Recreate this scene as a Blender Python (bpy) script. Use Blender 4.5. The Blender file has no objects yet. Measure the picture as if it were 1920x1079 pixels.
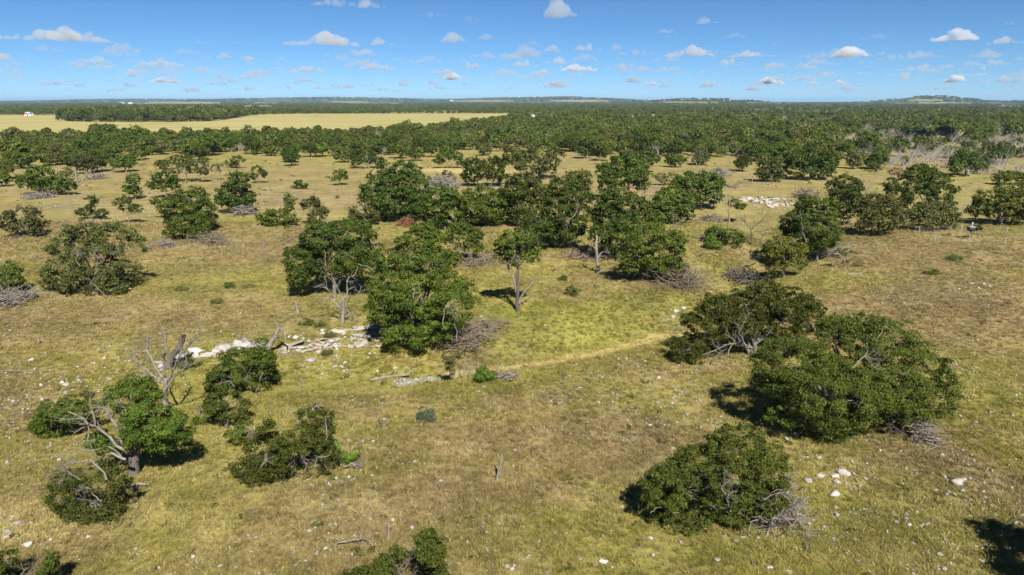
import bpy, math, random
import numpy as np

sc = bpy.context.scene
col = sc.collection
R = math.radians

# ------------------------------------------------------------------ camera
CAM_H = 22.0
PITCH = R(15.27)
FPX = 1280.0
cam = bpy.data.cameras.new('camera')
cam.sensor_width = 36.0
cam.lens = 24.0
cam.clip_start = 0.5
cam.clip_end = 150000.0
camo = bpy.data.objects.new('camera', cam)
col.objects.link(camo)
camo.location = (0, 0, CAM_H)
camo.rotation_euler = (R(90) - PITCH, 0, 0)
sc.camera = camo

# ------------------------------------------------------------------ light
SUN_EL = R(46)
SUN_AZ = R(164)                     # clockwise from +Y: behind the camera, a little to its right
w = bpy.data.worlds.new('World')
sc.world = w
w.use_nodes = True
wn, wl = w.node_tree.nodes, w.node_tree.links
bg = wn['Background']
sky = wn.new('ShaderNodeTexSky')
sky.sky_type = 'NISHITA'
sky.sun_disc = False
sky.sun_elevation = SUN_EL
sky.sun_rotation = SUN_AZ
sky.altitude = 2000
sky.air_density = 0.68
sky.dust_density = 0.0
sky.ozone_density = 10.0
hs = wn.new('ShaderNodeHueSaturation')
hs.inputs['Saturation'].default_value = 1.03
hs.inputs['Hue'].default_value = 0.492
hs.inputs['Value'].default_value = 1.0
wl.new(sky.outputs[0], hs.inputs['Color'])
wl.new(hs.outputs[0], bg.inputs['Color'])
bg.inputs['Strength'].default_value = 0.058

sl = bpy.data.lights.new('sun', 'SUN')
sl.energy = 5.0
sl.angle = R(0.5)
sl.color = (1.0, 0.955, 0.88)
so = bpy.data.objects.new('sun', sl)
col.objects.link(so)
SUN_TO = np.array([math.sin(SUN_AZ) * math.cos(SUN_EL), math.cos(SUN_AZ) * math.cos(SUN_EL), math.sin(SUN_EL)])
so.rotation_euler = (R(90) - SUN_EL, 0, math.atan2(SUN_TO[0], -SUN_TO[1]))
so.location = (30, -60, 80)

sc.view_settings.view_transform = 'Standard'
sc.view_settings.look = 'None'
sc.view_settings.exposure = 0.85
sc.view_settings.gamma = 1.0
sc.view_settings.use_curve_mapping = False
sc.render.engine = 'CYCLES'
sc.cycles.max_bounces = 6
sc.cycles.diffuse_bounces = 3
sc.cycles.transmission_bounces = 3
sc.cycles.volume_bounces = 2
sc.cycles.use_denoising = True

rng = np.random.default_rng(7)
random.seed(7)

# ------------------------------------------------------------------ geometry of the view, used to read positions off the photograph
CP, SP = math.cos(PITCH), math.sin(PITCH)
def ray(px, py):
    a = (px - 960.0) / FPX
    b = (539.5 - py) / FPX
    return np.array([a, CP + b * SP, -SP + b * CP])

def flat(px, py):
    d = ray(px, py)
    t = CAM_H / -d[2]
    return d[0] * t, d[1] * t

def project(x, y, z):
    dz = z - CAM_H
    dep = y * CP - dz * SP
    up = y * SP + dz * CP
    return 960 + x / dep * FPX, 539.5 - up / dep * FPX

DRAW_PX = [(120, 770), (210, 735), (330, 715), (500, 694), (600, 684), (740, 690), (830, 672), (940, 652), (1100, 630),
           (1250, 600), (1340, 555), (1420, 500), (1445, 440), (1400, 405), (1300, 402)]
DRAW = np.array([flat(*p) for p in DRAW_PX])
# far ridges: pixel column, distance, half width in px, top in px, half depth in m
RIDGES = [(560, 8200, 150, 184.5, 900), (820, 8600, 190, 185.5, 1000), (1000, 7600, 120, 184.5, 800), (1130, 7000, 110, 186, 800),
          (1315, 4600, 95, 183.5, 500), (1745, 4900, 52, 183.5, 330), (1760, 5100, 130, 187.5, 600), (60, 9500, 320, 188.5, 900),
          (330, 9000, 200, 186.5, 900), (1900, 6200, 90, 187.5, 800)]

def height(x, y):
    x = np.asarray(x, float); y = np.asarray(y, float)
    r = np.hypot(x, y)
    z = (0.22 * np.sin(x * .11 + 1.3 * np.sin(y * .05)) * np.cos(y * .083 + .7) + .10 * np.sin(x * .31 + y * .17) + .07 * np.sin(x * .23 - y * .41 + 2)) * np.exp(-(r / 190) ** 2)
    dm = np.full(np.shape(x), 1e9)
    if np.any(r < 400):
        for (ax, ay), (bx, by) in zip(DRAW[:-1], DRAW[1:]):
            vx, vy = bx - ax, by - ay
            t = np.clip(((x - ax) * vx + (y - ay) * vy) / (vx * vx + vy * vy), 0, 1)
            dm = np.minimum(dm, np.hypot(x - ax - t * vx, y - ay - t * vy))
        z = z - 1.35 * np.exp(-(dm / 3.6) ** 2) - .5 * np.exp(-(dm / 9) ** 2)
    for px, d, hw, ty, hd in RIDGES:
        top = 22 + (189.4 - ty) / FPX * d - 9
        cx = (px - 960) / FPX * d * .97
        wx = hw / FPX * d
        z = z + np.maximum(top, 2) * np.exp(-(np.abs((x - cx) / wx)) ** 3 * .7 - ((y - d) / hd) ** 2)
    return z

def at(px, py):
    d = ray(px, py)
    if d[2] > -0.012:
        t = 800.0
        while t < 30000:
            p = d * t
            if p[2] + CAM_H < height(p[0], p[1]):
                break
            t += 20
    else:
        t = CAM_H / -d[2]
        for _ in range(12):
            t = (CAM_H - float(height(d[0] * t, d[1] * t))) / -d[2]
    p = d * t
    return np.array([p[0], p[1], float(height(p[0], p[1]))])

def plane_y(px, py, Y):
    d = ray(px, py)
    t = Y / d[1]
    return np.array([d[0] * t, Y, CAM_H + d[2] * t]), t

# ------------------------------------------------------------------ materials
def mat(name):
    m = bpy.data.materials.new(name)
    m.use_nodes = True
    nt = m.node_tree
    return m, nt.nodes, nt.links, nt.nodes['Principled BSDF']

def noise(n, l, vec, scale, detail=4, rough=.55):
    t = n.new('ShaderNodeTexNoise')
    t.inputs['Scale'].default_value = scale
    t.inputs['Detail'].default_value = detail
    t.inputs['Roughness'].default_value = rough
    if vec is not None:
        l.new(vec, t.inputs['Vector'])
    return t.outputs[0]

def ramp(n, l, fac, stops):
    r = n.new('ShaderNodeValToRGB')
    e = r.color_ramp.elements
    e[0].position, e[0].color = stops[0][0], (*stops[0][1], 1)
    e[1].position, e[1].color = stops[-1][0], (*stops[-1][1], 1)
    for p, c in stops[1:-1]:
        q = e.new(p); q.color = (*c, 1)
    l.new(fac, r.inputs[0])
    return r.outputs[0]

def rng_node(n, l, v, a, b, c=0.0, d=1.0, smooth=True):
    m = n.new('ShaderNodeMapRange')
    if smooth: m.interpolation_type = 'SMOOTHSTEP'
    l.new(v, m.inputs[0])
    for i, q in enumerate((a, b, c, d)):
        m.inputs[i + 1].default_value = q
    return m.outputs[0]

def mix(n, l, fac, a, b, blend='MIX'):
    m = n.new('ShaderNodeMix')
    m.data_type = 'RGBA'; m.blend_type = blend
    for s, v in ((m.inputs[0], fac), (m.inputs[6], a), (m.inputs[7], b)):
        if isinstance(v, (int, float)): s.default_value = v
        elif isinstance(v, tuple): s.default_value = (*v, 1)
        else: l.new(v, s)
    return m.outputs[2]

def leaf_material(name, a, b, c, trans=.22, rough=.55, spec=.25):
    m, n, l, p = mat(name)
    t = n.new('ShaderNodeAttribute'); t.attribute_name = 'tint'
    colr = ramp(n, l, t.outputs['Fac'], [(0, a), (.6, b), (1, c)])
    oi = n.new('ShaderNodeObjectInfo')
    v = n.new('ShaderNodeHueSaturation')
    l.new(colr, v.inputs['Color'])
    l.new(rng_node(n, l, oi.outputs['Random'], 0, 1, .72, 1.26, False), v.inputs['Value'])
    h = n.new('ShaderNodeMath'); h.operation = 'MULTIPLY'; h.inputs[1].default_value = 7.31
    l.new(oi.outputs['Random'], h.inputs[0])
    fr = n.new('ShaderNodeMath'); fr.operation = 'FRACT'; l.new(h.outputs[0], fr.inputs[0])
    l.new(rng_node(n, l, fr.outputs[0], 0, 1, .484, .516, False), v.inputs['Hue'])
    l.new(v.outputs[0], p.inputs['Base Color'])
    p.inputs['Roughness'].default_value = rough
    p.inputs['Specular IOR Level'].default_value = spec
    tr = n.new('ShaderNodeBsdfTranslucent'); l.new(v.outputs[0], tr.inputs[0])
    ms = n.new('ShaderNodeMixShader'); ms.inputs[0].default_value = trans
    l.new(p.outputs[0], ms.inputs[1]); l.new(tr.outputs[0], ms.inputs[2])
    l.new(ms.outputs[0], n['Material Output'].inputs[0])
    return m

M = {}
M['oak'] = leaf_material('oak_leaves', (.032, .058, .006), (.074, .110, .010), (.165, .178, .020))
M['live'] = leaf_material('live_oak_leaves', (.044, .062, .011), (.094, .116, .018), (.175, .185, .038), rough=.6, spec=.10)
M['cedar'] = leaf_material('cedar_leaves', (.064, .074, .018), (.124, .130, .030), (.215, .205, .062))
M['gold'] = leaf_material('gold_leaves', (.055, .072, .008), (.100, .112, .012), (.165, .130, .018))
M['fresh'] = leaf_material('fresh_leaves', (.060, .120, .010), (.110, .185, .014), (.160, .220, .022))
M['blue'] = leaf_material('blue_leaves', (.055, .080, .042), (.095, .125, .070), (.140, .165, .100))
M['rust'] = leaf_material('rust_leaves', (.100, .060, .034), (.160, .090, .050), (.210, .130, .080))

def wood(name, a, b, sc_=3.0):
    m, n, l, p = mat(name)
    g = n.new('ShaderNodeTexCoord')
    mp = n.new('ShaderNodeMapping'); mp.inputs['Scale'].default_value = (1, 1, .25)
    l.new(g.outputs['Object'], mp.inputs[0])
    f = noise(n, l, mp.outputs[0], sc_, 6, .65)
    l.new(ramp(n, l, f, [(.3, a), (.7, b)]), p.inputs['Base Color'])
    p.inputs['Roughness'].default_value = .9
    bm = n.new('ShaderNodeBump'); bm.inputs['Strength'].default_value = .7; bm.inputs['Distance'].default_value = .05
    l.new(noise(n, l, mp.outputs[0], sc_ * 4, 4), bm.inputs['Height']); l.new(bm.outputs[0], p.inputs['Normal'])
    return m
M['bark'] = wood('bark', (.10, .085, .07), (.22, .19, .16))
M['grey_wood'] = wood('dead_wood', (.12, .10, .085), (.29, .25, .21))
M['dark_wood'] = wood('weathered_wood', (.055, .045, .038), (.145, .12, .10))
M['twig'] = wood('twigs', (.115, .088, .064), (.25, .195, .145))
M['bare'] = wood('bare_branches', (.20, .175, .155), (.38, .34, .31))
M['pale_twig'] = wood('pale_twigs', (.13, .11, .095), (.27, .235, .205))

def rock_material(name, a, b, c):
    m, n, l, p = mat(name)
    g = n.new('ShaderNodeNewGeometry')
    f = noise(n, l, g.outputs['Position'], 2.2, 8, .65)
    base = ramp(n, l, f, [(.28, a), (.5, b), (.75, c)])
    oi = n.new('ShaderNodeObjectInfo')
    v = n.new('ShaderNodeHueSaturation'); l.new(base, v.inputs['Color'])
    l.new(rng_node(n, l, oi.outputs['Random'], 0, 1, .62, 1.12, False), v.inputs['Value'])
    l.new(v.outputs[0], p.inputs['Base Color'])
    p.inputs['Roughness'].default_value = .92
    p.inputs['Specular IOR Level'].default_value = .2
    bm = n.new('ShaderNodeBump'); bm.inputs['Strength'].default_value = .8; bm.inputs['Distance'].default_value = .06
    l.new(noise(n, l, g.outputs['Position'], 9, 6), bm.inputs['Height']); l.new(bm.outputs[0], p.inputs['Normal'])
    return m
M['rock'] = rock_material('limestone', (.24, .22, .19), (.40, .375, .34), (.54, .515, .475))
M['pebble'] = rock_material('pebble_stone', (.17, .155, .13), (.32, .30, .265), (.48, .455, .415))
M['cream'] = rock_material('cream_limestone', (.22, .165, .11), (.36, .295, .22), (.47, .41, .335))

# colour of the grass as a function of where it grows; the soil sheet and the tufts share it
BLOBS = [  # pixel centre, radius x m, radius y m, strength, colour
    ('lush', 1000, 595, 28, 9, .95), ('lush', 820, 715, 16, 2.5, .6), ('lush', 1290, 560, 12, 6, .85), ('lush', 430, 800, 12, 4, .6), ('lush', 1180, 570, 14, 5, .9), ('lush', 660, 690, 14, 3, .5), ('lush', 350, 740, 9, 3, .6),
    ('lush', 540, 930, 10, 5, .55), ('lush', 1000, 960, 12, 4, .35), ('lush', 1650, 960, 11, 8, .6), ('lush', 1450, 1020, 8, 4, .5), ('lush', 1760, 740, 12, 6, .4), ('lush', 250, 960, 10, 5, .5),
    ('lush', 1330, 430, 14, 12, .7), ('lush', 1430, 425, 16, 8, .7), ('lush', 1180, 620, 8, 3, .4), ('dry', 960, 340, 130, 60, .55), ('dry', 250, 330, 110, 55, .6), ('dry', 1650, 400, 60, 30, .4),
    ('dry', 1760, 590, 26, 12, .85), ('dry', 1750, 470, 34, 16, .9), ('dry', 980, 830, 12, 5, .85), ('dry', 800, 930, 11, 5, .85), ('dry', 260, 590, 22, 9, .75), ('dry', 400, 470, 30, 14, .8),
    ('dry', 120, 440, 30, 14, .7), ('dry', 640, 370, 50, 26, .9), ('dry', 980, 300, 50, 24, .9), ('dry', 250, 390, 40, 18, .7), ('dry', 700, 1010, 9, 4, .7), ('dry', 1090, 560, 5, 3, .7), ('dry', 1650, 560, 14, 6, .6),
    ('tan', 890, 668, 3.6, 1.0, 0.85), ('tan', 935, 664, 3.6, 1.0, 0.85), ('tan', 980, 659, 3.6, 1.0, 0.85), ('tan', 1025, 654, 3.6, 1.0, 0.85), ('tan', 1070, 647, 3.6, 1.0, 0.85), ('tan', 1115, 640, 3.6, 1.0, 0.85), ('tan', 1160, 632, 3.6, 1.0, 0.85), ('tan', 1200, 623, 3.6, 1.0, 0.85), ('tan', 1235, 614, 3.6, 1.0, 0.85), ('tan', 1262, 604, 3.6, 1.0, 0.85), ('tan', 880, 320, 30, 10, .7), ('tan', 40, 985, 4, 3, .7)]
def grass_group():
    g = bpy.data.node_groups.new('grass_colour', 'ShaderNodeTree')
    g.interface.new_socket('Color', in_out='OUTPUT', socket_type='NodeSocketColor')
    n, l = g.nodes, g.links
    out = n.new('NodeGroupOutput')
    geo = n.new('ShaderNodeNewGeometry')
    P = geo.outputs['Position']
    warp = n.new('ShaderNodeVectorMath'); warp.operation = 'MULTIPLY_ADD'
    wn_ = n.new('ShaderNodeTexNoise'); wn_.inputs['Scale'].default_value = .12; wn_.inputs['Detail'].default_value = 4; l.new(P, wn_.inputs['Vector'])
    sb = n.new('ShaderNodeVectorMath'); sb.operation = 'SUBTRACT'; sb.inputs[1].default_value = (.5, .5, .5); l.new(wn_.outputs[1], sb.inputs[0])
    l.new(sb.outputs[0], warp.inputs[0]); warp.inputs[1].default_value = (22, 16, 0); l.new(P, warp.inputs[2])
    acc = {}
    for kind, px, py, rx, ry, s in BLOBS:
        c = flat(px, py)
        su = n.new('ShaderNodeVectorMath'); su.operation = 'SUBTRACT'; su.inputs[1].default_value = (c[0], c[1], 0); l.new(P if kind == 'tan' else warp.outputs[0], su.inputs[0])
        mu = n.new('ShaderNodeVectorMath'); mu.operation = 'MULTIPLY'; mu.inputs[1].default_value = (1 / rx, 1 / ry, 0); l.new(su.outputs[0], mu.inputs[0])
        le = n.new('ShaderNodeVectorMath'); le.operation = 'LENGTH'; l.new(mu.outputs[0], le.inputs[0])
        v = rng_node(n, l, le.outputs['Value'], .35, 1.3, s, 0)
        if kind in acc:
            mx = n.new('ShaderNodeMath'); mx.operation = 'MAXIMUM'; l.new(acc[kind], mx.inputs[0]); l.new(v, mx.inputs[1]); v = mx.outputs[0]
        acc[kind] = v
    big = noise(n, l, P, .045, 5, .6)
    med = noise(n, l, P, .33, 5, .62)
    fine = noise(n, l, P, 2.6, 5, .7)
    base = ramp(n, l, med, [(.28, (.205, .190, .042)), (.45, (.272, .238, .062)), (.58, (.315, .262, .084)), (.75, (.365, .305, .112))])
    lush = ramp(n, l, med, [(.28, (.180, .184, .036)), (.5, (.255, .242, .052)), (.72, (.350, .310, .084))])
    dry = ramp(n, l, med, [(.28, (.222, .170, .070)), (.5, (.290, .224, .098)), (.72, (.352, .282, .132))])
    c = mix(n, l, rng_node(n, l, big, .48, .68, 0, .6), base, lush)
    c = mix(n, l, rng_node(n, l, big, .50, .36), c, dry)
    c = mix(n, l, acc['lush'], c, lush)
    c = mix(n, l, acc['dry'], c, dry)
    c = mix(n, l, acc['tan'], c, (.50, .41, .16))
    mot = noise(n, l, P, .085, 7, .68)
    mo = rng_node(n, l, mot, .34, .66, .70, 1.10, False)
    mc = n.new('ShaderNodeCombineColor')
    l.new(mo, mc.inputs[0]); l.new(mo, mc.inputs[1]); l.new(mo, mc.inputs[2])
    c = mix(n, l, 1.0, c, mc.outputs[0], 'MULTIPLY')
    gr = noise(n, l, P, .028, 6, .65)
    c = mix(n, l, rng_node(n, l, gr, .52, .66, 0, .4), c, (.215, .205, .055))
    f = rng_node(n, l, fine, .3, .72, .74, 1.22, False)
    cm = n.new('ShaderNodeCombineColor')
    for i in range(3): l.new(f, cm.inputs[i])
    c = mix(n, l, 1.0, c, cm.outputs[0], 'MULTIPLY')
    c = mix(n, l, 1.0, c, (.965, .955, 1.02), 'MULTIPLY')
    l.new(c, out.inputs[0])
    return g
GG = grass_group()

def ground_material():
    m, n, l, p = mat('grassland')
    g = n.new('ShaderNodeGroup'); g.node_tree = GG
    geo = n.new('ShaderNodeNewGeometry'); P = geo.outputs['Position']
    # bare soil between the tufts, and pale chips of limestone too small to pick out
    soil = noise(n, l, P, 1.1, 7, .72)
    c = mix(n, l, rng_node(n, l, soil, .60, .74, 0, .55), g.outputs[0], (.20, .145, .085))
    vo = n.new('ShaderNodeTexVoronoi'); vo.inputs['Scale'].default_value = 1.7; vo.inputs['Randomness'].default_value = 1; l.new(P, vo.inputs['Vector'])
    patch = noise(n, l, P, .07, 4, .6)
    pk = n.new('ShaderNodeMath'); pk.operation = 'MULTIPLY'
    l.new(rng_node(n, l, vo.outputs['Distance'], .10, .16, 1, 0), pk.inputs[0]); l.new(rng_node(n, l, patch, .52, .66), pk.inputs[1])
    c = mix(n, l, pk.outputs[0], c, (.36, .32, .27))
    # beyond the home pastures the land is covered by scrub
    ln = n.new('ShaderNodeVectorMath'); ln.operation = 'LENGTH'; l.new(P, ln.inputs[0])
    scrub = ramp(n, l, noise(n, l, P, .012, 6, .7), [(.3, (.035, .045, .015)), (.48, (.075, .080, .028)), (.66, (.180, .155, .070))])
    c = mix(n, l, rng_node(n, l, ln.outputs['Value'], 1250, 1900), c, scrub)
    l.new(c, p.inputs['Base Color'])
    p.inputs['Roughness'].default_value = .95
    p.inputs['Specular IOR Level'].default_value = .05
    bm = n.new('ShaderNodeBump'); bm.inputs['Strength'].default_value = .8; bm.inputs['Distance'].default_value = .16
    l.new(noise(n, l, P, 1.9, 7, .75), bm.inputs['Height']); l.new(bm.outputs[0], p.inputs['Normal'])
    return m
M['ground'] = ground_material()
def tuft_material():
    m, n, l, p = mat('grass_blades')
    g = n.new('ShaderNodeGroup'); g.node_tree = GG
    oi = n.new('ShaderNodeObjectInfo')
    v = n.new('ShaderNodeHueSaturation'); l.new(g.outputs[0], v.inputs['Color'])
    l.new(rng_node(n, l, oi.outputs['Random'], 0, 1, .92, 1.6, False), v.inputs['Value'])
    l.new(v.outputs[0], p.inputs['Base Color']); p.inputs['Roughness'].default_value = .8; p.inputs['Specular IOR Level'].default_value = .1
    tr = n.new('ShaderNodeBsdfTranslucent'); l.new(v.outputs[0], tr.inputs[0])
    ms = n.new('ShaderNodeMixShader'); ms.inputs[0].default_value = .3
    l.new(p.outputs[0], ms.inputs[1]); l.new(tr.outputs[0], ms.inputs[2]); l.new(ms.outputs[0], n['Material Output'].inputs[0])
    return m
M['tuft'] = tuft_material()
def plain(name, a, b, scale=.2, rough=.85):
    m, n, l, p = mat(name)
    geo = n.new('ShaderNodeNewGeometry')
    f = noise(n, l, geo.outputs['Position'], scale, 6, .65)
    l.new(ramp(n, l, f, [(.3, a), (.7, b)]), p.inputs['Base Color'])
    p.inputs['Roughness'].default_value = rough; p.inputs['Specular IOR Level'].default_value = .2
    return m
def hay():
    m, n, l, p = mat('hay_grass')
    geo = n.new('ShaderNodeNewGeometry')
    mp = n.new('ShaderNodeMapping'); mp.inputs['Scale'].default_value = (.004, .05, 1); mp.inputs['Rotation'].default_value = (0, 0, .12); l.new(geo.outputs['Position'], mp.inputs[0])
    a = ramp(n, l, noise(n, l, mp.outputs[0], 1.0, 6, .7), [(.34, (.255, .225, .085)), (.52, (.345, .295, .115)), (.68, (.400, .345, .150))])
    b = rng_node(n, l, noise(n, l, geo.outputs['Position'], .012, 5, .65), .50, .66, 0, .6)
    l.new(mix(n, l, b, a, (.235, .225, .070)), p.inputs['Base Color']); p.inputs['Roughness'].default_value = .95; p.inputs['Specular IOR Level'].default_value = .05
    return m
M['hay'] = hay()
M['far_grass'] = plain('far_grass', (.20, .17, .075), (.30, .26, .12), .01)
M['far_green'] = plain('far_green', (.14, .20, .04), (.20, .26, .05), .01)
M['white_paint'] = plain('white_paint', (.70, .70, .70), (.82, .82, .82), .5, .5)
M['red_paint'] = plain('red_paint', (.50, .04, .03), (.58, .06, .04), .5, .5)
M['blue_paint'] = plain('blue_paint', (.04, .12, .42), (.06, .16, .50), .5, .5)
M['grey_metal'] = plain('grey_metal', (.28, .29, .30), (.42, .43, .44), .5, .45)
M['dark_metal'] = plain('dark_metal', (.035, .035, .04), (.07, .07, .075), 2, .5)

# ------------------------------------------------------------------ mesh helpers
def make_mesh(name, verts, faces, m, tint=None, smooth=False):
    verts = np.ascontiguousarray(verts, np.float32); faces = np.ascontiguousarray(faces, np.int32)
    k = faces.shape[1]
    me = bpy.data.meshes.new(name)
    me.vertices.add(len(verts)); me.vertices.foreach_set('co', verts.ravel())
    me.loops.add(faces.size); me.loops.foreach_set('vertex_index', faces.ravel())
    me.polygons.add(len(faces))
    me.polygons.foreach_set('loop_start', np.arange(0, faces.size, k, dtype=np.int32))
    me.polygons.foreach_set('loop_total', np.full(len(faces), k, np.int32))
    if smooth: me.polygons.foreach_set('use_smooth', np.ones(len(faces), bool))
    me.update(calc_edges=True)
    if tint is not None:
        a = me.attributes.new('tint', 'FLOAT', 'FACE'); a.data.foreach_set('value', np.ascontiguousarray(tint, np.float32))
    me.materials.append(m)
    return me

def add(name, me, parent=None, loc=(0, 0, 0), rot=(0, 0, 0), scale=(1, 1, 1), link=True):
    o = bpy.data.objects.new(name, me)
    o.location = loc; o.rotation_euler = rot; o.scale = scale
    if parent is not None: o.parent = parent
    if link: col.objects.link(o)
    return o

def tag(o, label=None, cat=None, group=None, kind=None):
    if label: o['label'] = label
    if cat: o['category'] = cat
    if group: o['group'] = group
    if kind: o['kind'] = kind
    return o

def empty(name, loc, label=None, cat=None, group=None):
    return tag(add(name, None, None, tuple(loc)), label, cat, group)

class Tubes:
    def __init__(s): s.v, s.f, s.n = [], [], 0
    def tube(s, pts, radii, sides=5):
        pts = np.asarray(pts, float); k = len(pts)
        radii = np.asarray(radii, float)
        t = np.gradient(pts, axis=0); t /= np.linalg.norm(t, axis=1, keepdims=True) + 1e-9
        ref = np.array([1., .3, .1]) if abs(t[0][2]) > .7 else np.array([.1, .2, 1.])
        a = np.cross(t, ref); a /= np.linalg.norm(a, axis=1, keepdims=True) + 1e-9
        b = np.cross(t, a)
        th = np.arange(sides) * 2 * np.pi / sides
        ring = pts[:, None, :] + radii[:, None, None] * (np.cos(th)[None, :, None] * a[:, None, :] + np.sin(th)[None, :, None] * b[:, None, :])
        s.v.append(ring.reshape(-1, 3))
        i = np.arange(k - 1)[:, None] * sides; j = np.arange(sides)[None, :]; j2 = (j + 1) % sides
        s.f.append(np.stack([i + j, i + j2, i + sides + j2, i + sides + j], -1).reshape(-1, 4) + s.n)
        # close the tip and the foot
        s.f.append(np.array([[ (k - 1) * sides, (k - 1) * sides + 1, (k - 1) * sides + 2, (k - 1) * sides + (3 if sides > 3 else 2)]]) + s.n if sides > 3 else np.zeros((0, 4), int))
        s.n += k * sides
    def mesh(s, name, m):
        return make_mesh(name, np.concatenate(s.v), np.concatenate(s.f), m, smooth=True)

def wiggle(r, p0, p1, n, amt):
    p0, p1 = np.asarray(p0, float), np.asarray(p1, float)
    L = np.linalg.norm(p1 - p0)
    t = np.linspace(0, 1, n)[:, None]
    off = np.cumsum(r.normal(0, amt * L / n ** .5, (n, 3)), 0)
    off -= off[0] + t * (off[-1] - off[0])
    return p0 + t * (p1 - p0) + off

def branchy(T, r, p, d, L, rad, level, spread=.75, up=.12, sides=4, kids=(2, 4)):
    """a bare limb that forks into twigs"""
    d = d / (np.linalg.norm(d) + 1e-9)
    pts = wiggle(r, p, p + d * L, 5 if level else 4, .10)
    T.tube(pts, np.linspace(rad, rad * .32, len(pts)), sides)
    if level <= 0: return
    for _ in range(r.integers(*kids) + 1):
        f = r.uniform(.35, 1.0)
        q = pts[min(int(f * (len(pts) - 1) + .5), len(pts) - 1)]
        nd = d + r.normal(0, spread, 3); nd[2] += up
        branchy(T, r, q, nd, L * r.uniform(.45, .75), rad * .5 * (1.15 - .4 * f), level - 1, spread, up, 4 if level > 1 else 3 + 1, kids)

# ------------------------------------------------------------------ foliage
def unit(v): return v / (np.linalg.norm(v, axis=-1, keepdims=True) + 1e-9)

CAV = [(unit(rng.normal(size=3)) * rng.uniform(1.6, 3.4), rng.uniform(0, 6)) for _ in range(5)]
def crown(name, lobes, L, style, r, cover=2.3, puff=None, m=None, ground=None, tint=0.0):
    """lobes: rows cx cy cz rx ry rz. Leaves sit on small puffs that cover each lobe."""
    lobes = np.asarray(lobes, float)
    P, N, TN = [], [], []
    cen = lobes[:, :3].mean(0)
    for i, (cx, cy, cz, rx, ry, rz) in enumerate(lobes):
        rm = (rx * ry * rz) ** (1 / 3)
        area = 4 * np.pi * (((rx * ry) ** 1.6 + (rx * rz) ** 1.6 + (ry * rz) ** 1.6) / 3) ** (1 / 1.6)
        rp = puff if puff else np.clip(.30 * rm, .28, .95)
        if style in ('cedar', 'live'): rp *= .66
        npf = max(6, int(area / (rp * rp * 2.0)))
        dirs = unit(r.normal(size=(npf, 3)))
        dirs = dirs[(dirs[:, 2] > -.35) | (r.random(npf) < .55)]
        sh = r.uniform(.68, 1.04, len(dirs)) + .10 * np.sin(dirs @ np.array([3.1, 4.3, 2.7]) * 1.7 + i)
        pc = np.array([cx, cy, cz]) + dirs * sh[:, None] * np.array([rx, ry, rz])
        keep = np.ones(len(pc), bool)
        for k, q in enumerate(lobes):                       # drop puffs buried inside another lobe
            if k != i: keep &= (((pc - q[:3]) / q[3:]) ** 2).sum(1) > .38
        keep |= r.random(len(pc)) < .10
        q_ = pc / max(1.1, .55 * rm); cav = sum(np.sin(q_ @ w_ + f_) for w_, f_ in CAV) / len(CAV)
        keep &= cav > (-.24 if style in ('live', 'cedar') else -.40)
        pc = pc + dirs * (cav * .16 * rm)[:, None]
        if style == 'sparse': keep &= r.random(len(pc)) < .5
        pc, dirs = pc[keep], dirs[keep]
        if not len(pc): continue
        rps = rp * r.uniform(.55, 1.35, len(pc))
        cv_ = r.uniform(.6, 1.15)
        per = max(8, int(cv_ * cover * (.74 if style in ('cedar', 'live') else .92) * 4 * rp * rp / (.5 * L * L * .55) * .62))
        idx = np.repeat(np.arange(len(pc)), per)
        ld = unit(unit(r.normal(size=(len(idx), 3))) + .55 * dirs[idx] + np.array([0, 0, .35]))
        flat_ = np.array([1.15, 1.15, .72])
        rad = rps[idx] * r.uniform(.45, 1.06, len(idx)) ** .6
        pos = pc[idx] + ld * rad[:, None] * flat_
        nr = {'oak': .55, 'sparse': .7, 'live': .95, 'cedar': 1.0}[style]
        P.append(pos); N.append(unit(ld + .25 * unit(pos - cen) + r.normal(0, nr, pos.shape)))
        TN.append(np.clip(r.normal(.45 + tint, .20, len(idx)) + np.repeat(r.normal(0, .13, len(pc)), per), 0, 1))
        if style != 'sparse' and L < .5:                    # loose sprays that break the outline
            ns = int(len(pc) * (2.4 if style != 'oak' else 1.0))
            j = r.integers(0, len(pc), ns)
            sd = unit(dirs[j] + r.normal(0, .4, (ns, 3)) + np.array([0, 0, .15]))
            m_ = max(3, int(.35 / L))
            t = np.tile(np.linspace(.6, 1.9, m_), ns)
            pos = np.repeat(pc[j], m_, 0) + np.repeat(sd * rps[j][:, None], m_, 0) * t[:, None] + r.normal(0, .04, (ns * m_, 3))
            P.append(pos); N.append(unit(r.normal(size=pos.shape) + [0, 0, .4])); TN.append(np.clip(r.normal(.5, .2, len(pos)), 0, 1))
    P, N, TN = np.concatenate(P), np.concatenate(N), np.concatenate(TN)
    if ground is not None:
        k = P[:, 2] > ground; P, N, TN = P[k], N[k], TN[k]
    n = len(P)
    a = unit(np.cross(N, unit(r.normal(size=(n, 3))))); b = np.cross(N, a)
    Ls = L * np.clip(r.lognormal(0, .26, n), .45, 1.9)[:, None]; W = Ls * .55
    bend = N * Ls * .12
    V = np.empty((n, 4, 3))
    V[:, 0] = P - a * Ls * .5 - bend; V[:, 1] = P - b * W * .5; V[:, 2] = P + a * Ls * .5 - bend; V[:, 3] = P + b * W * .5
    return make_mesh(name, V.reshape(-1, 3), np.arange(n * 4).reshape(-1, 4), m or M[style], TN)

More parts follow.
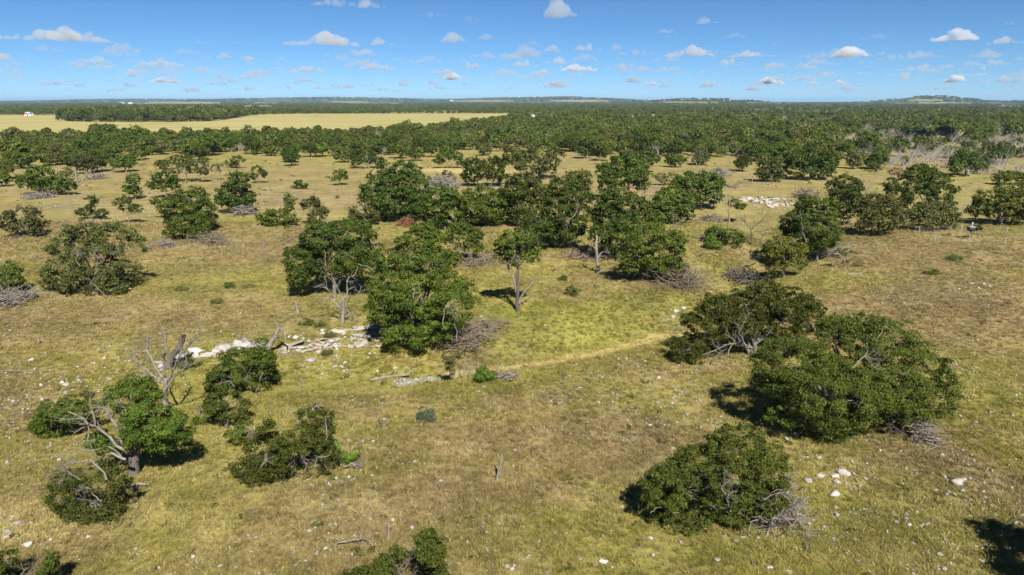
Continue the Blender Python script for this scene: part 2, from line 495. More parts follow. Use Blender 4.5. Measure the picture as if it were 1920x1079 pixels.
def limbs_mesh(name, lobes, r, rad, m, lean=(0, 0), multi=1):
    lobes = np.asarray(lobes, float)
    T = Tubes()
    zmin = max(.5, float((lobes[:, 2] - lobes[:, 5] * .5).min()))
    cx, cy = np.average(lobes[:, 0], weights=lobes[:, 5]), np.average(lobes[:, 1], weights=lobes[:, 5])
    for q in range(multi):
        off = r.normal(0, .35 * (multi > 1), 2)
        fork = np.array([off[0] + .35 * cx, off[1] + .35 * cy, max(.7, zmin * .9)])
        p = wiggle(r, (off[0] * .5, off[1] * .5, -.25), fork, 5, .06)
        T.tube(p, rad * np.array([1.45, 1.05, .95, .88, .8]) / multi ** .5, 8)
        for l in lobes[q::multi] if multi > 1 else lobes:
            e = l[:3] + r.normal(0, .12, 3) * l[3:]
            pts = wiggle(r, fork, e, 6, .09)
            pts[1:-1, 2] += .12 * np.linalg.norm(e - fork) * np.sin(np.linspace(0, np.pi, 6))[1:-1]
            rr = rad * .55 * np.clip((l[3] * l[5]) ** .5 / 1.6, .5, 1.1)
            T.tube(pts, np.linspace(rr, rr * .35, 6), 6)
            for _ in range(4):
                d = unit(r.normal(size=3) + [0, 0, .3])
                k = pts[r.integers(3, 6)]
                T.tube(wiggle(r, k, k + d * l[3:] * .85, 4, .1), np.linspace(rr * .38, rr * .10, 4), 4)
    return T.mesh(name, m)

def lobes_world(base, spec, r, fat=1.0):
    out = []
    for s in spec:
        lx, ly, rx, ry = s[:4]
        Y = base[1]
        P, t = plane_y(lx, ly, Y)
        rxw, ryw = rx / FPX * t, ry / FPX * t
        Y2 = Y + (s[4] * rxw if len(s) > 4 else r.uniform(-.45, .45) * rxw)
        P, t = plane_y(lx, ly, Y2)
        th = math.atan2(CAM_H - P[2], Y2)
        rd = min(rxw, 1.25 * ryw)
        rz = math.sqrt(max(ryw ** 2 - (rd * math.sin(th)) ** 2, (.5 * ryw) ** 2)) / math.cos(th)
        g = base[2]
        if P[2] - rz * .8 < g + .12:                        # skirts that reach the turf stand nearer than the trunk
            zt = g + .12 + rz * .8
            d = ray(lx, ly); t2 = (CAM_H - zt) / -d[2]
            if t2 < t * 1.02: P = np.array([0, 0, CAM_H]) + d * t2
            else: P[2] = zt
        out.append((*(P - base), rxw * fat, rd * fat, rz * fat))
    return np.array(out)

def live_tree(name, label, base, spec, style='oak', cat='tree', group=None, leaf=None, cover=1.85, rad=None, multi=1, snags=(), seed=None, leafm=None, trunkm='bark', sparse=False):
    r = np.random.default_rng(seed if seed is not None else int(base[0] * 7 + base[1] * 13))
    B = at(*base)
    lob = lobes_world(B, spec, r, (1.18 if 300 < base[1] < 540 and base[0] > 670 else 1.10) if style == 'oak' and not sparse else 1.0)
    dist = math.hypot(B[1], CAM_H)
    small = max(max(q[2], q[3]) for q in spec) / FPX * dist
    L = leaf or min(max(.095, dist * .0024 + max(0, dist - 85) * .0005), max(.07, .17 * small))
    root = empty(name, B, label, cat, group)
    cm = crown(name + '_crown', lob, L, 'sparse' if sparse else style, r, cover, None, M[leafm or style], ground=.03)
    add('crown', cm, root)
    size = float(np.max(np.abs(lob[:, :3]) + lob[:, 3:]))
    add('trunk', limbs_mesh(name + '_trunk', lob, r, rad or np.clip(.045 * size, .06, .30), M[trunkm], multi=multi), root)
    if dist < 110 and cat in ('tree', 'shrub'):             # grey twigs that show between the leaves
        T = Tubes(); wr = max(.010, dist * .00022)
        for l in lob:
            for _ in range(int(5 + 2.2 * l[3] * l[5])):
                d = unit(r.normal(size=3) + [0, -.45, .25])
                p0 = l[:3] + d * l[3:] * r.uniform(.3, .75)
                branchy(T, r, p0, d + r.normal(0, .35, 3), float(np.mean(l[3:])) * r.uniform(.25, .6), wr * r.uniform(.8, 1.6), 1, .8, 0, 4, (1, 3))
        add('twigs', T.mesh(name + '_twigs', M['grey_wood']), root)['kind'] = 'stuff'
    for s in snags:                                         # bare grey branches poking out: pixel path
        front = float((lob[:, 1] - lob[:, 4]).min())
        Y = B[1] + front * s.get('f', .75)
        T = Tubes()
        pts = []
        for q in s['p']:
            P, t = plane_y(q[0], q[1], Y)
            P[2] = max(P[2], B[2] + .03)
            pts.append(P - B)
        pts = np.array(pts)
        dense = np.concatenate([wiggle(r, a, b, 5, .13)[:-1] for a, b in zip(pts[:-1], pts[1:])] + [pts[-1:]])
        r0 = s.get('r', .05)
        T.tube(dense, np.linspace(r0, r0 * .35, len(dense)), 6)
        for _ in range(s.get('n', 6)):
            k = r.integers(len(dense) // 3, len(dense))
            d = unit(dense[-1] - dense[0]) + r.normal(0, .7, 3)
            branchy(T, r, dense[k], d, s.get('l', .8) * r.uniform(.5, 1.1), r0 * .4, 1, .6)
        add('dead_branch', T.mesh('dead_branch', M['grey_wood']), root)
    return root

def dead_tree(name, label, base, trunk, limbs, r0, cat='dead tree', m='grey_wood', twigs=8, tl=.9, seed=1, level=1, group=None):
    r = np.random.default_rng(seed)
    B = at(*base)
    root = empty(name, B, label, cat, group)
    def path(px, dy=0.0):
        out = []
        for q in px:
            P, t = plane_y(q[0], q[1], B[1] + (q[2] if len(q) > 2 else 0) + dy)
            P[2] = max(P[2], B[2] - .1)
            out.append(P - B)
        return np.array(out)
    def smooth(p):
        return np.concatenate([wiggle(r, a, b, 5, .11)[:-1] for a, b in zip(p[:-1], p[1:])] + [p[-1:]])
    T = Tubes()
    tp = smooth(path(trunk)); tp[0, 2] -= .2
    T.tube(tp, np.linspace(r0 * 1.25, r0 * .6, len(tp)), 9)
    add('trunk', T.mesh('trunk', M[m]), root)
    for i, lb in enumerate(limbs):
        T = Tubes()
        px = [(q[0], q[1], (k / max(1, len(lb) - 1)) * ((i % 3) - 1) * .9) for k, q in enumerate(lb)]
        p = smooth(path(px))
        ra = r0 * (.5 if len(lb) > 2 else .36)
        T.tube(p, np.linspace(ra, ra * .16, len(p)), 7)
        for _ in range(twigs):
            k = r.integers(len(p) // 3, len(p))
            d = unit(p[-1] - p[0]) * .8 + r.normal(0, .65, 3); d[2] += .15
            branchy(T, r, p[k], d, tl * r.uniform(.5, 1.2), ra * .42, level, .65)
        add('limb', T.mesh('limb', M[m]), root)
    return root

def brush_pile(label, base, wpx, hpx, n, m='twig', seed=0, name='brush_pile', thick=.022, big=3):
    r = np.random.default_rng(seed)
    B = at(*base)
    t = math.hypot(B[1], CAM_H) * .97
    wx, hz = wpx / FPX * t / 2, hpx / FPX * t * .75
    root = empty(name, B, label, 'brush pile')
    T = Tubes()
    for i in range(n):
        c = np.array([r.normal(0, .45 * wx), r.normal(0, .42 * wx), 0])
        fall = max(.1, 1 - (c[0] ** 2 + c[1] ** 2) / (1.3 * wx) ** 2)
        c[2] = r.uniform(.02, 1) * hz * fall
        d = r.normal(size=3) * [1, 1, .42]; d = unit(d)
        Lh = r.uniform(.35, .9) * wx * .7
        p = wiggle(r, c - d * Lh, c + d * Lh, 5, .16); p[:, 2] = np.maximum(p[:, 2], .02)
        q = thick * r.uniform(.6, 1.9)
        T.tube(p, np.linspace(q * 1.2, q * .5, 5), 4)
    add('twigs', T.mesh('twigs', M[m]), root)
    for i in range(big):
        T = Tubes()
        a = r.uniform(0, 2 * math.pi); d = np.array([math.cos(a), math.sin(a) * .7, r.uniform(.05, .35)])
        c = np.array([r.normal(0, .3 * wx), r.normal(0, .3 * wx), .1 + .3 * hz])
        p = wiggle(r, c - d * wx * .6, c + d * wx * .7, 6, .1); p[:, 2] = np.maximum(p[:, 2], .05)
        T.tube(p, np.linspace(thick * 2.8, thick * 1.1, 6), 6)
        for _ in range(4): branchy(T, r, p[r.integers(2, 6)], d + r.normal(0, .6, 3), wx * .4, thick, 1, .7)
        add('branch', T.mesh('branch', M[m]), root)
    return root

def log_thing(name, label, cat, px, rad, m='grey_wood', lift=.6, twigs=0, seed=0):
    """wood lying on or leaning from the turf: px = list of (x, y[, height m])"""
    r = np.random.default_rng(seed)
    pts = []
    for q in px:
        hz = q[2] if len(q) > 2 else 0
        d = ray(q[0], q[1])
        g = at(q[0], q[1])
        if hz:
            t = (CAM_H - g[2] - hz) / -d[2]; P = np.array([d[0] * t, d[1] * t, g[2] + hz])
        else: P = g
        P[2] += rad * lift; pts.append(P)
    B = pts[0].copy(); B[2] -= rad * lift
    pts = np.array(pts) - B
    dense = np.concatenate([wiggle(r, a, b, 4, .04)[:-1] for a, b in zip(pts[:-1], pts[1:])] + [pts[-1:]])
    T = Tubes(); T.tube(dense, np.linspace(rad, rad * .5, len(dense)) * (1 + .12 * r.normal(size=len(dense))), 8)
    for _ in range(twigs):
        k = r.integers(1, len(dense)); d = unit(dense[-1] - dense[0]) + r.normal(0, .7, 3); d[2] = abs(d[2]) * .5
        branchy(T, r, dense[k], d, r.uniform(.4, 1.0), rad * .35, 1, .6)
    o = add(name, T.mesh(name, M[m]), None, B)
    return tag(o, label, cat)

def stub(label, base, tip, rad, m='grey_wood', seed=0, name='dead_stub', twig=None):
    """broken trunk still standing: pixel of foot and of tip, in the plane of its foot"""
    r = np.random.default_rng(seed)
    B = at(*base); P, t = plane_y(tip[0], tip[1], B[1])
    T = Tubes()
    p = wiggle(r, (0, 0, -.15), P - B, 6, .05)
    T.tube(p, rad * np.array([1.25, 1, .92, .85, .8, .45]), 8)
    T.tube(wiggle(r, p[3], p[3] + np.array([r.normal(0, .1), -.05, .12]) * 2, 3, .05), rad * np.array([.5, .35, .15]), 5)
    if twig:
        for _ in range(twig): branchy(T, r, p[r.integers(2, 6)], r.normal(size=3) + [0, 0, .3], .5, rad * .3, 1)
    return tag(add(name, T.mesh(name, M[m]), None, B), label, 'dead stump')

# ------------------------------------------------------------------ rocks
def ico(sub):
    import bmesh
    bm = bmesh.new(); bmesh.ops.create_icosphere(bm, subdivisions=sub, radius=1)
    v = np.array([x.co[:] for x in bm.verts]); f = np.array([[q.index for q in x.verts] for x in bm.faces]); bm.free()
    return v, f
ICO = {1: ico(1), 2: ico(2), 3: ico(3), 4: ico(4)}
def rock_mesh(name, r, sub, m, blocky=.6, amp=.16):
    v, f = ICO[sub]; v = v.copy()
    if blocky:                                              # cut flat facets
        for _ in range(9):
            n = unit(r.normal(size=3)); d = r.uniform(.55, .85)
            s = v @ n; k = s > d; v[k] -= np.outer((s[k] - d) * blocky * 1.4, n)
    ph = r.uniform(0, 6, (4, 3)); fr = r.uniform(1.5, 4.5, (4, 3))
    n_ = sum(np.sin(v * fr[i] + ph[i]).prod(1) for i in range(4))
    v *= (1 + amp * n_)[:, None]
    return make_mesh(name, v, f, m)

# ==================================================================== THE SETTING
def axis(c, lo, hi, n, s):
    a, b = math.asinh((lo - c) / s), math.asinh((hi - c) / s)
    return c + s * np.sinh(np.linspace(a, b, n))
xs = axis(0, -42000, 42000, 330, 50.0)
ys = np.concatenate([axis(60, -3000, 42000, 350, 55.0)])
X, Y = np.meshgrid(xs, ys)
Z = height(X, Y)
nx, ny = len(xs), len(ys)
ii = (np.arange(ny - 1)[:, None] * nx + np.arange(nx - 1)[None, :]).ravel()
gm = make_mesh('ground', np.stack([X, Y, Z], -1).reshape(-1, 3), np.stack([ii, ii + 1, ii + nx + 1, ii + nx], -1), M['ground'], smooth=True)
tag(add('ground', gm), kind='structure')

def sheet(name, poly, m, lift=.06):
    """patch of different land: outline in pixels, laid on the terrain"""
    p = np.array([at(*q) for q in poly]); p[:, 2] += lift
    me = bpy.data.meshes.new(name); me.from_pydata([tuple(q) for q in p], [], [tuple(range(len(p)))]); me.materials.append(m); me.update()
    return tag(add(name, me), kind='structure')
HAY = [(-400, 262), (200, 262), (480, 262), (700, 254), (860, 240), (975, 224), (962, 213.2), (820, 213.4), (700, 213.8), (560, 214.2), (480, 215.5), (440, 221), (410, 227), (330, 229), (180, 228), (120, 226), (106, 221), (110, 217.5), (60, 217), (-20, 216.5), (-400, 216.5)]
sheet('hay_field', HAY, M['hay'])

FAR_FIELDS = [  # x0, x1, y top, y bottom, material
    (228, 300, 194.0, 197.0, 'far_grass'), (270, 415, 191.5, 196.5, 'far_grass'), (455, 512, 198.5, 202.0, 'far_grass'), (470, 520, 193, 195.5, 'far_grass'),
    (615, 690, 190.6, 192.6, 'far_grass'), (640, 755, 193.2, 195.6, 'far_green'), (845, 965, 188.8, 191.4, 'far_grass'), (1032, 1140, 188.2, 191.6, 'far_grass'),
    (1235, 1345, 191.5, 193.8, 'far_grass'), (1672, 1820, 192.6, 195.4, 'far_grass'), (1705, 1772, 187.6, 190.4, 'far_grass'), (1366, 1382, 219, 225, 'far_grass'), (1860, 1915, 199.5, 203, 'far_grass')]
def strip(x0, x1, y0, y1, m):
    n = 14; V = []
    r = np.random.default_rng(int(x0))
    for i in range(n + 1):
        u = i / n; e = math.sin(math.pi * min(max(u, .03), .97)) ** .5
        x = x0 + u * (x1 - x0)
        a = at(x, y0 + (1 - e) * (y1 - y0) * .5 + r.uniform(-.2, .2)); b = at(x, y1 - (1 - e) * (y1 - y0) * .4 + r.uniform(-.2, .2))
        for k in range(5):
            q = b + (a - b) * k / 4; q[2] = float(height(q[0], q[1])) + 1.0; V.append(q)
    F = [(i * 5 + k, i * 5 + k + 1, i * 5 + k + 6, i * 5 + k + 5) for i in range(n) for k in range(4)]
    tag(add('far_field', make_mesh('far_field', np.array(V), np.array(F), M[m])), kind='structure')
for f in FAR_FIELDS: strip(*f)

# ------------------------------------------------------------------ scatter helper for uncountable stuff
def stuff(name, pts, scales, rot, idx, protos, label=None, cat=None):
    c = bpy.data.collections.new(name + '_kinds')
    for i, (me) in enumerate(protos):
        o = bpy.data.objects.new('%s_kind_%02d' % (name, i), me); c.objects.link(o)
    me = bpy.data.meshes.new(name); n = len(pts)
    me.vertices.add(n); me.vertices.foreach_set('co', np.ascontiguousarray(pts, np.float32).ravel())
    a = me.attributes.new('size', 'FLOAT_VECTOR', 'POINT'); a.data.foreach_set('vector', np.ascontiguousarray(scales, np.float32).ravel())
    a = me.attributes.new('turn', 'FLOAT_VECTOR', 'POINT'); a.data.foreach_set('vector', np.ascontiguousarray(rot, np.float32).ravel())
    a = me.attributes.new('pick', 'INT', 'POINT'); a.data.foreach_set('value', np.ascontiguousarray(idx, np.int32))
    o = add(name, me)
    g = bpy.data.node_groups.new(name + '_scatter', 'GeometryNodeTree')
    g.interface.new_socket('Geometry', in_out='INPUT', socket_type='NodeSocketGeometry')
    g.interface.new_socket('Geometry', in_out='OUTPUT', socket_type='NodeSocketGeometry')
    N, Lk = g.nodes, g.links
    gi, go = N.new('NodeGroupInput'), N.new('NodeGroupOutput')
    ip = N.new('GeometryNodeInstanceOnPoints'); ci = N.new('GeometryNodeCollectionInfo')
    ci.inputs['Collection'].default_value = c
    ci.inputs['Separate Children'].default_value = True; ci.inputs['Reset Children'].default_value = True
    def attr(nm, ty):
        q = N.new('GeometryNodeInputNamedAttribute'); q.data_type = ty; q.inputs['Name'].default_value = nm
        return q.outputs['Attribute']
    Lk.new(gi.outputs[0], ip.inputs['Points']); Lk.new(ci.outputs[0], ip.inputs['Instance'])
    ip.inputs['Pick Instance'].default_value = True
    Lk.new(attr('pick', 'INT'), ip.inputs['Instance Index'])
    er = N.new('FunctionNodeEulerToRotation'); Lk.new(attr('turn', 'FLOAT_VECTOR'), er.inputs[0]); Lk.new(er.outputs[0], ip.inputs['Rotation'])
    Lk.new(attr('size', 'FLOAT_VECTOR'), ip.inputs['Scale'])
    Lk.new(ip.outputs[0], go.inputs[0])
    md = o.modifiers.new('scatter', 'NODES'); md.node_group = g
    return tag(o, label, cat, None, 'stuff')

# ------------------------------------------------------------------ tree kinds used away from the foreground
def random_lobes(r, hgt, wid, kind):
    n = r.integers(5, 9)
    out = []
    for i in range(n):
        a = r.uniform(0, 2 * math.pi); q = wid * .5 * r.uniform(.15, .66)
        z = hgt * r.uniform(.42, .80) if kind != 'cedar' else hgt * r.uniform(.28, .74)
        z *= 1 - .35 * (q / (wid * .5)) ** 2
        s = wid * r.uniform(.17, .27)
        out.append((q * math.cos(a), q * math.sin(a), z, s, s, s * r.uniform(.6, .9)))
    out.append((0, 0, hgt * .75, wid * .24, wid * .24, hgt * .2))
    return np.array(out)
def bare_mesh(name, r, hgt, level=3, fat=1.0):
    T = Tubes()
    fork = np.array([r.normal(0, .25), r.normal(0, .25), hgt * .25])
    T.tube(wiggle(r, (0, 0, -.2), fork, 4, .06), np.array([.24, .18, .16, .14]) * hgt / 6, 6)
    for i in range(r.integers(4, 7)):
        a = r.uniform(0, 6.28); d = np.array([math.cos(a) * .8, math.sin(a) * .8, r.uniform(.5, 1.1)])
        branchy(T, r, fork, d, hgt * r.uniform(.32, .48), fat * .085 * hgt / 6, level, .55, .12, 4, (2, 4))
    return T.mesh(name, M['bare'])
KIND = {}
rk = np.random.default_rng(21)
for st, mm, cnt in (('oak', 'oak', 6), ('live', 'live', 4), ('cedar', 'cedar', 5)):
    KIND[st] = []
    for i in range(cnt):
        lob = random_lobes(rk, 6.0, rk.uniform(6.2, 8.2), st)
        KIND[st].append((crown(st + '_crown', lob, .34, st, rk, 1.9, .56, M[mm]), limbs_mesh(st + '_trunk', lob, rk, .22, M['bark'], multi=1 if st != 'cedar' else 2)))
KIND['dead'] = [bare_mesh('bare_tree', rk, 6.0) for _ in range(5)]
FARK = []
for st, mm, cnt in (('oak', 'oak', 4), ('live', 'live', 4), ('cedar', 'cedar', 3)):
    for i in range(cnt):
        FARK.append(crown('far_' + st, random_lobes(rk, 6.0, rk.uniform(6.5, 8.5), st), .75, st, rk, 1.5, 1.0, M[mm], tint=.14))
NLIVE = len(FARK)
for i in range(3): FARK.append(bare_mesh('far_bare', rk, 5.0, 3, 2.0))

def placed_kind(name, label, base, st, i, hpx, wpx, rot, group=None, cat='tree'):
    """one tree of a kind, sized in pixels of the photograph at its distance"""
    B = at(*base)
    return kind_at(name, label, B, st, i, hpx / FPX * math.hypot(B[1], CAM_H) / 6.0, wpx / FPX * math.hypot(B[1], CAM_H) / 7.2, rot, group, cat)
def kind_at(name, label, B, st, i, sz, sx, rot, group=None, cat='tree'):
    root = tag(add(name, None, None, tuple(B)), label, cat, group)
    if st == 'dead':
        add('trunk', KIND['dead'][i % 5], root, (0, 0, 0), (0, 0, rot), (sx, sx, sz))
    else:
        c, t = KIND[st][i % len(KIND[st])]
        add('crown', c, root, (0, 0, 0), (0, 0, rot), (sx, sx, sz)); add('trunk', t, root, (0, 0, 0), (0, 0, rot), (sx, sx, sz))
    return root


# ==================================================================== TREES THE PHOTOGRAPH SHOWS ONE BY ONE
S = lambda p, r=.045, n=6, l=.8, f=.75: dict(p=p, r=r, n=n, l=l, f=f)
# the big trees of the foreground
live_tree('live_oak', 'biggest spreading grey-green live oak, its broad crown almost touching the turf', (1590, 800),
    [(1490, 690, 72, 55), (1570, 655, 76, 55, .5), (1650, 650, 66, 50, .6), (1705, 700, 68, 56), (1735, 745, 46, 40), (1478, 755, 50, 40), (1560, 735, 88, 62, -.5),
     (1645, 740, 78, 52, -.5), (1560, 800, 42, 28, -.9), (1500, 790, 30, 22, -.8), (1690, 765, 46, 30, -.5), (1635, 605, 32, 20, .8), (1570, 612, 34, 18, .8), (1778, 735, 18, 12), (1772, 775, 13, 9), (1445, 725, 28, 24), (1620, 785, 46, 26, -.8)],
    'live', cover=2.1, rad=.34, multi=3, snags=[S([(1600, 690), (1622, 668), (1640, 690)], .04, 10, 1.0, 1.0), S([(1640, 640), (1656, 612), (1668, 620)], .03, 4, .6)])
live_tree('live_oak', 'spreading live oak with a dark hollow and pale bare branches under its crown', (1415, 668),
    [(1330, 612, 52, 38), (1395, 575, 66, 36, .3), (1470, 572, 54, 34, .4), (1516, 588, 26, 24), (1288, 655, 36, 26), (1318, 668, 34, 16, -.4), (1460, 615, 60, 32, .2), (1385, 605, 48, 26, -.2), (1440, 548, 38, 18, .6), (1350, 580, 34, 24), (1265, 668, 18, 12)],
    'live', cover=2.1, rad=.30, multi=3, snags=[S([(1400, 650), (1385, 625), (1398, 600)], .055, 9, 1.0, .9), S([(1365, 665), (1378, 640), (1360, 628)], .05, 8, .9, 1.0), S([(1338, 676), (1352, 660), (1345, 650)], .05, 8, .8, 1.0)])
live_tree('shrub_oak', 'dense dark green oak shrub beside a grey tangle of dead branches', (1345, 975),
    [(1390, 850, 62, 42), (1440, 880, 40, 46), (1312, 878, 52, 40), (1262, 915, 52, 42), (1240, 955, 30, 26), (1288, 960, 46, 34, -.4), (1428, 935, 46, 32, -.2), (1400, 972, 44, 18, -.6), (1350, 905, 60, 48, -.3), (1340, 838, 36, 20, .5), (1222, 900, 22, 20)],
    'live', 'shrub', cover=2.15, rad=.12, multi=4, leafm='live', snags=[S([(1360, 930), (1352, 915), (1368, 900)], .035, 10, .7, 1.05), S([(1370, 960), (1362, 935), (1380, 920)], .03, 9, .6, 1.05), S([(1220, 962), (1232, 952), (1240, 952)], .03, 2, .3, 1.1)])
live_tree('shrub_oak', 'oak shrub with a pointed top, cut by the bottom edge below the forked branch', (755, 1125),
    [(803, 1035, 32, 34), (742, 1062, 42, 30), (685, 1088, 40, 20), (785, 1088, 58, 38), (725, 1100, 60, 30), (797, 1012, 18, 18)], 'live', 'shrub', cover=2.15, rad=.10, multi=3, leafm='live')
live_tree('shrub_oak', 'low round oak shrub in the bottom corner below the pale bank stones', (40, 1105),
    [(58, 1060, 42, 26), (12, 1058, 30, 26), (30, 1088, 70, 28), (85, 1062, 18, 14), (-40, 1080, 40, 30)], 'live', 'shrub', cover=2.15, rad=.10, multi=3, leafm='live')
live_tree('sprawling_juniper', 'grey-green sprawling shrub collapsed to the turf below the gnarled oak', (168, 965),
    [(150, 882, 42, 28), (195, 905, 38, 34), (132, 930, 34, 34), (180, 942, 42, 32), (203, 962, 22, 16), (120, 905, 24, 24), (160, 962, 36, 18, -.5)], 'cedar', 'shrub', cover=1.15, rad=.12, multi=3, leafm='live',
    snags=[S([(200, 900), (170, 862), (135, 868), (110, 885)], .05, 9, .7, 1.0), S([(150, 900), (125, 880), (112, 905)], .03, 8, .6, 1.0), S([(190, 940), (170, 918), (150, 915)], .03, 8, .6, 1.0)])
live_tree('gnarled_oak', 'half dead oak with a thick split trunk and lush leaves on one side', (248, 892),
    [(300, 798, 52, 28), (262, 815, 34, 26), (335, 812, 24, 18), (250, 742, 44, 28, .6), (252, 772, 28, 20, .4), (205, 835, 24, 16), (185, 828, 20, 14), (300, 828, 30, 16)], 'oak', cover=2.0, rad=.34, multi=2, trunkm='dark_wood',
    snags=[S([(245, 850), (215, 792), (200, 765), (190, 752)], .11, 6, 1.0, .2), S([(235, 845), (180, 800), (128, 772)], .10, 7, 1.1, .4), S([(178, 800), (172, 765), (170, 748)], .06, 5, .7, .4), S([(238, 835), (228, 785), (235, 765)], .07, 5, .8, .2),
           S([(236, 862), (210, 850), (185, 868), (190, 880)], .09, 6, .6, .8), S([(232, 868), (205, 838), (160, 845), (90, 855)], .05, 5, .7, .5)])
live_tree('shrub_oak', 'leafy oak shrub beside the bare white branches of the gnarled oak', (118, 822),
    [(118, 772, 42, 20), (100, 798, 30, 24), (140, 790, 26, 18), (165, 765, 20, 12)], 'oak', 'shrub', rad=.08, multi=2)
live_tree('shrub_oak', 'wide low oak shrub just below the leaning dead trunk on the ledge', (452, 738),
    [(458, 682, 50, 20), (492, 676, 22, 18), (425, 708, 34, 22), (470, 702, 36, 22), (405, 722, 18, 12)], 'oak', 'shrub', rad=.09, multi=3,
    snags=[S([(440, 725), (430, 715), (410, 722)], .04, 6, .6, 1.0), S([(480, 735), (486, 715), (492, 705)], .03, 9, .5, .8)])
live_tree('scrub_oak_tree', 'small round oak on a short pale trunk beneath the wide low shrub', (425, 800), [(420, 752, 32, 18), (440, 765, 22, 16), (405, 765, 18, 14), (425, 775, 26, 14)], 'oak', rad=.10, leafm='live', multi=2)
live_tree('shrub_oak', 'broad dark shrub with gnarled grey limbs rising above its crown', (550, 892),
    [(540, 815, 58, 28), (590, 785, 36, 20, .5), (495, 845, 40, 26), (570, 850, 56, 34, -.3), (465, 878, 32, 18, -.3), (525, 870, 40, 24, -.5), (605, 812, 22, 20), (480, 898, 20, 12, -.4)], 'live', 'shrub', rad=.12, multi=4,
    snags=[S([(575, 800), (578, 775), (592, 762), (600, 762)], .07, 6, .5, -.2), S([(560, 790), (545, 775), (540, 765)], .06, 3, .4, -.4), S([(610, 835), (612, 800), (610, 780)], .05, 3, .5, .2), S([(590, 875), (595, 858), (615, 856)], .05, 4, .5, 1.0), S([(490, 875), (497, 862), (503, 866)], .04, 7, .5, 1.1)])
live_tree('thin_shrub', 'thin shrub of grey twigs and sparse leaves above the broad dark shrub', (468, 838), [(478, 798, 32, 16), (455, 815, 24, 16)], 'live', 'shrub', rad=.06, multi=3, sparse=True, snags=[S([(460, 830), (465, 815), (475, 812)], .03, 12, .5, .8), S([(480, 830), (490, 800), (508, 765)], .03, 6, .6, .3)])
live_tree('thin_shrub', 'yellow-green weedy shrub among broken limbs beside the broad dark shrub', (640, 872), [(645, 832, 26, 12), (625, 848, 22, 14), (655, 850, 16, 12)], 'live', 'shrub', rad=.05, multi=3, sparse=True, leafm='fresh',
    snags=[S([(590, 890), (605, 872), (620, 885)], .05, 6, .5, .8), S([(640, 895), (662, 868), (672, 882)], .06, 9, .7, .8), S([(655, 850), (672, 832), (684, 828)], .03, 7, .5, .3), S([(634, 860), (636, 840), (636, 826)], .07, 1, .2, .8)])
# the pair of lush oaks in the middle
live_tree('lush_oak', 'tallest lush oak on the draw bank, its lowest bough over the pale rubble', (775, 650),
    [(788, 455, 36, 24), (760, 498, 46, 30), (802, 498, 42, 34), (738, 540, 38, 30), (792, 552, 50, 36), (715, 578, 26, 22), (748, 598, 42, 24), (845, 570, 36, 30), (868, 545, 20, 18), (765, 632, 40, 26, -.7), (742, 622, 24, 20, -.3), (815, 605, 38, 26), (722, 555, 26, 22), (835, 532, 26, 22), (800, 435, 18, 12)], 'oak', cover=1.8, rad=.26, multi=2,
    snags=[S([(775, 560), (772, 535), (785, 532), (792, 560)], .05, 3, .5, .95), S([(830, 610), (832, 580), (845, 572), (852, 595)], .05, 8, .7, .95), S([(770, 495), (768, 482), (772, 472)], .04, 5, .5, .9), S([(855, 640), (853, 600), (850, 580)], .04, 4, .6, .6)])
live_tree('lush_oak', 'wide lush oak on the slope behind the grey forked dead tree', (628, 560),
    [(598, 450, 36, 26), (650, 440, 42, 24), (568, 490, 28, 26), (620, 488, 48, 32), (672, 480, 40, 28), (698, 498, 20, 18), (560, 515, 22, 18), (640, 512, 42, 18), (605, 425, 20, 12), (645, 424, 24, 10)], 'oak', cover=1.8, rad=.22,
    snags=[S([(660, 520), (672, 495), (690, 500), (702, 512)], .06, 2, .5, .9), S([(612, 500), (608, 470), (616, 455)], .04, 4, .5, .9)])
dead_tree('dead_tree', 'grey dead tree forking above the ledge in front of the lush oak', (641, 608), [(641, 608), (645, 580), (643, 560)],
    [[(643, 580), (632, 562), (618, 548), (604, 534)], [(643, 568), (632, 540), (625, 520)], [(645, 560), (652, 545), (650, 525)], [(641, 585), (655, 560), (680, 545)], [(640, 580), (620, 560), (598, 560)], [(650, 580), (660, 595), (660, 612)]], .19, m='grey_wood', twigs=5, tl=1.0, seed=4)
live_tree('bare_limbed_oak', 'thin-leaved oak with a leaning dark trunk and one bare broken limb', (972, 582),
    [(962, 455, 32, 18), (990, 462, 24, 20), (934, 486, 14, 12), (975, 485, 26, 14), (1000, 480, 16, 12), (945, 470, 14, 12)], 'oak', rad=.20, sparse=True, cover=3.2, seed=3, trunkm='dark_wood',
    snags=[S([(974, 570), (985, 545), (1000, 530), (1018, 504)], .12, 5, .6, 0), S([(970, 570), (962, 520), (955, 480), (965, 455)], .13, 6, .9, 0), S([(958, 490), (975, 465), (990, 448)], .06, 5, .8, .2), S([(957, 500), (945, 478), (948, 455)], .06, 5, .8, .2)])
live_tree('scrub_oak_tree', 'small grey-green tree with a skirt of dead white branches behind the tallest oak', (872, 490), [(862, 448, 28, 18), (886, 462, 18, 14), (868, 430, 20, 10), (890, 440, 14, 10)], 'live', rad=.10, multi=2,
    snags=[S([(868, 485), (862, 470), (850, 462)], .06, 9, .8, .9), S([(880, 495), (882, 478), (872, 466)], .06, 9, .8, .9), S([(868, 452), (866, 432), (860, 425)], .05, 4, .5, .5)])
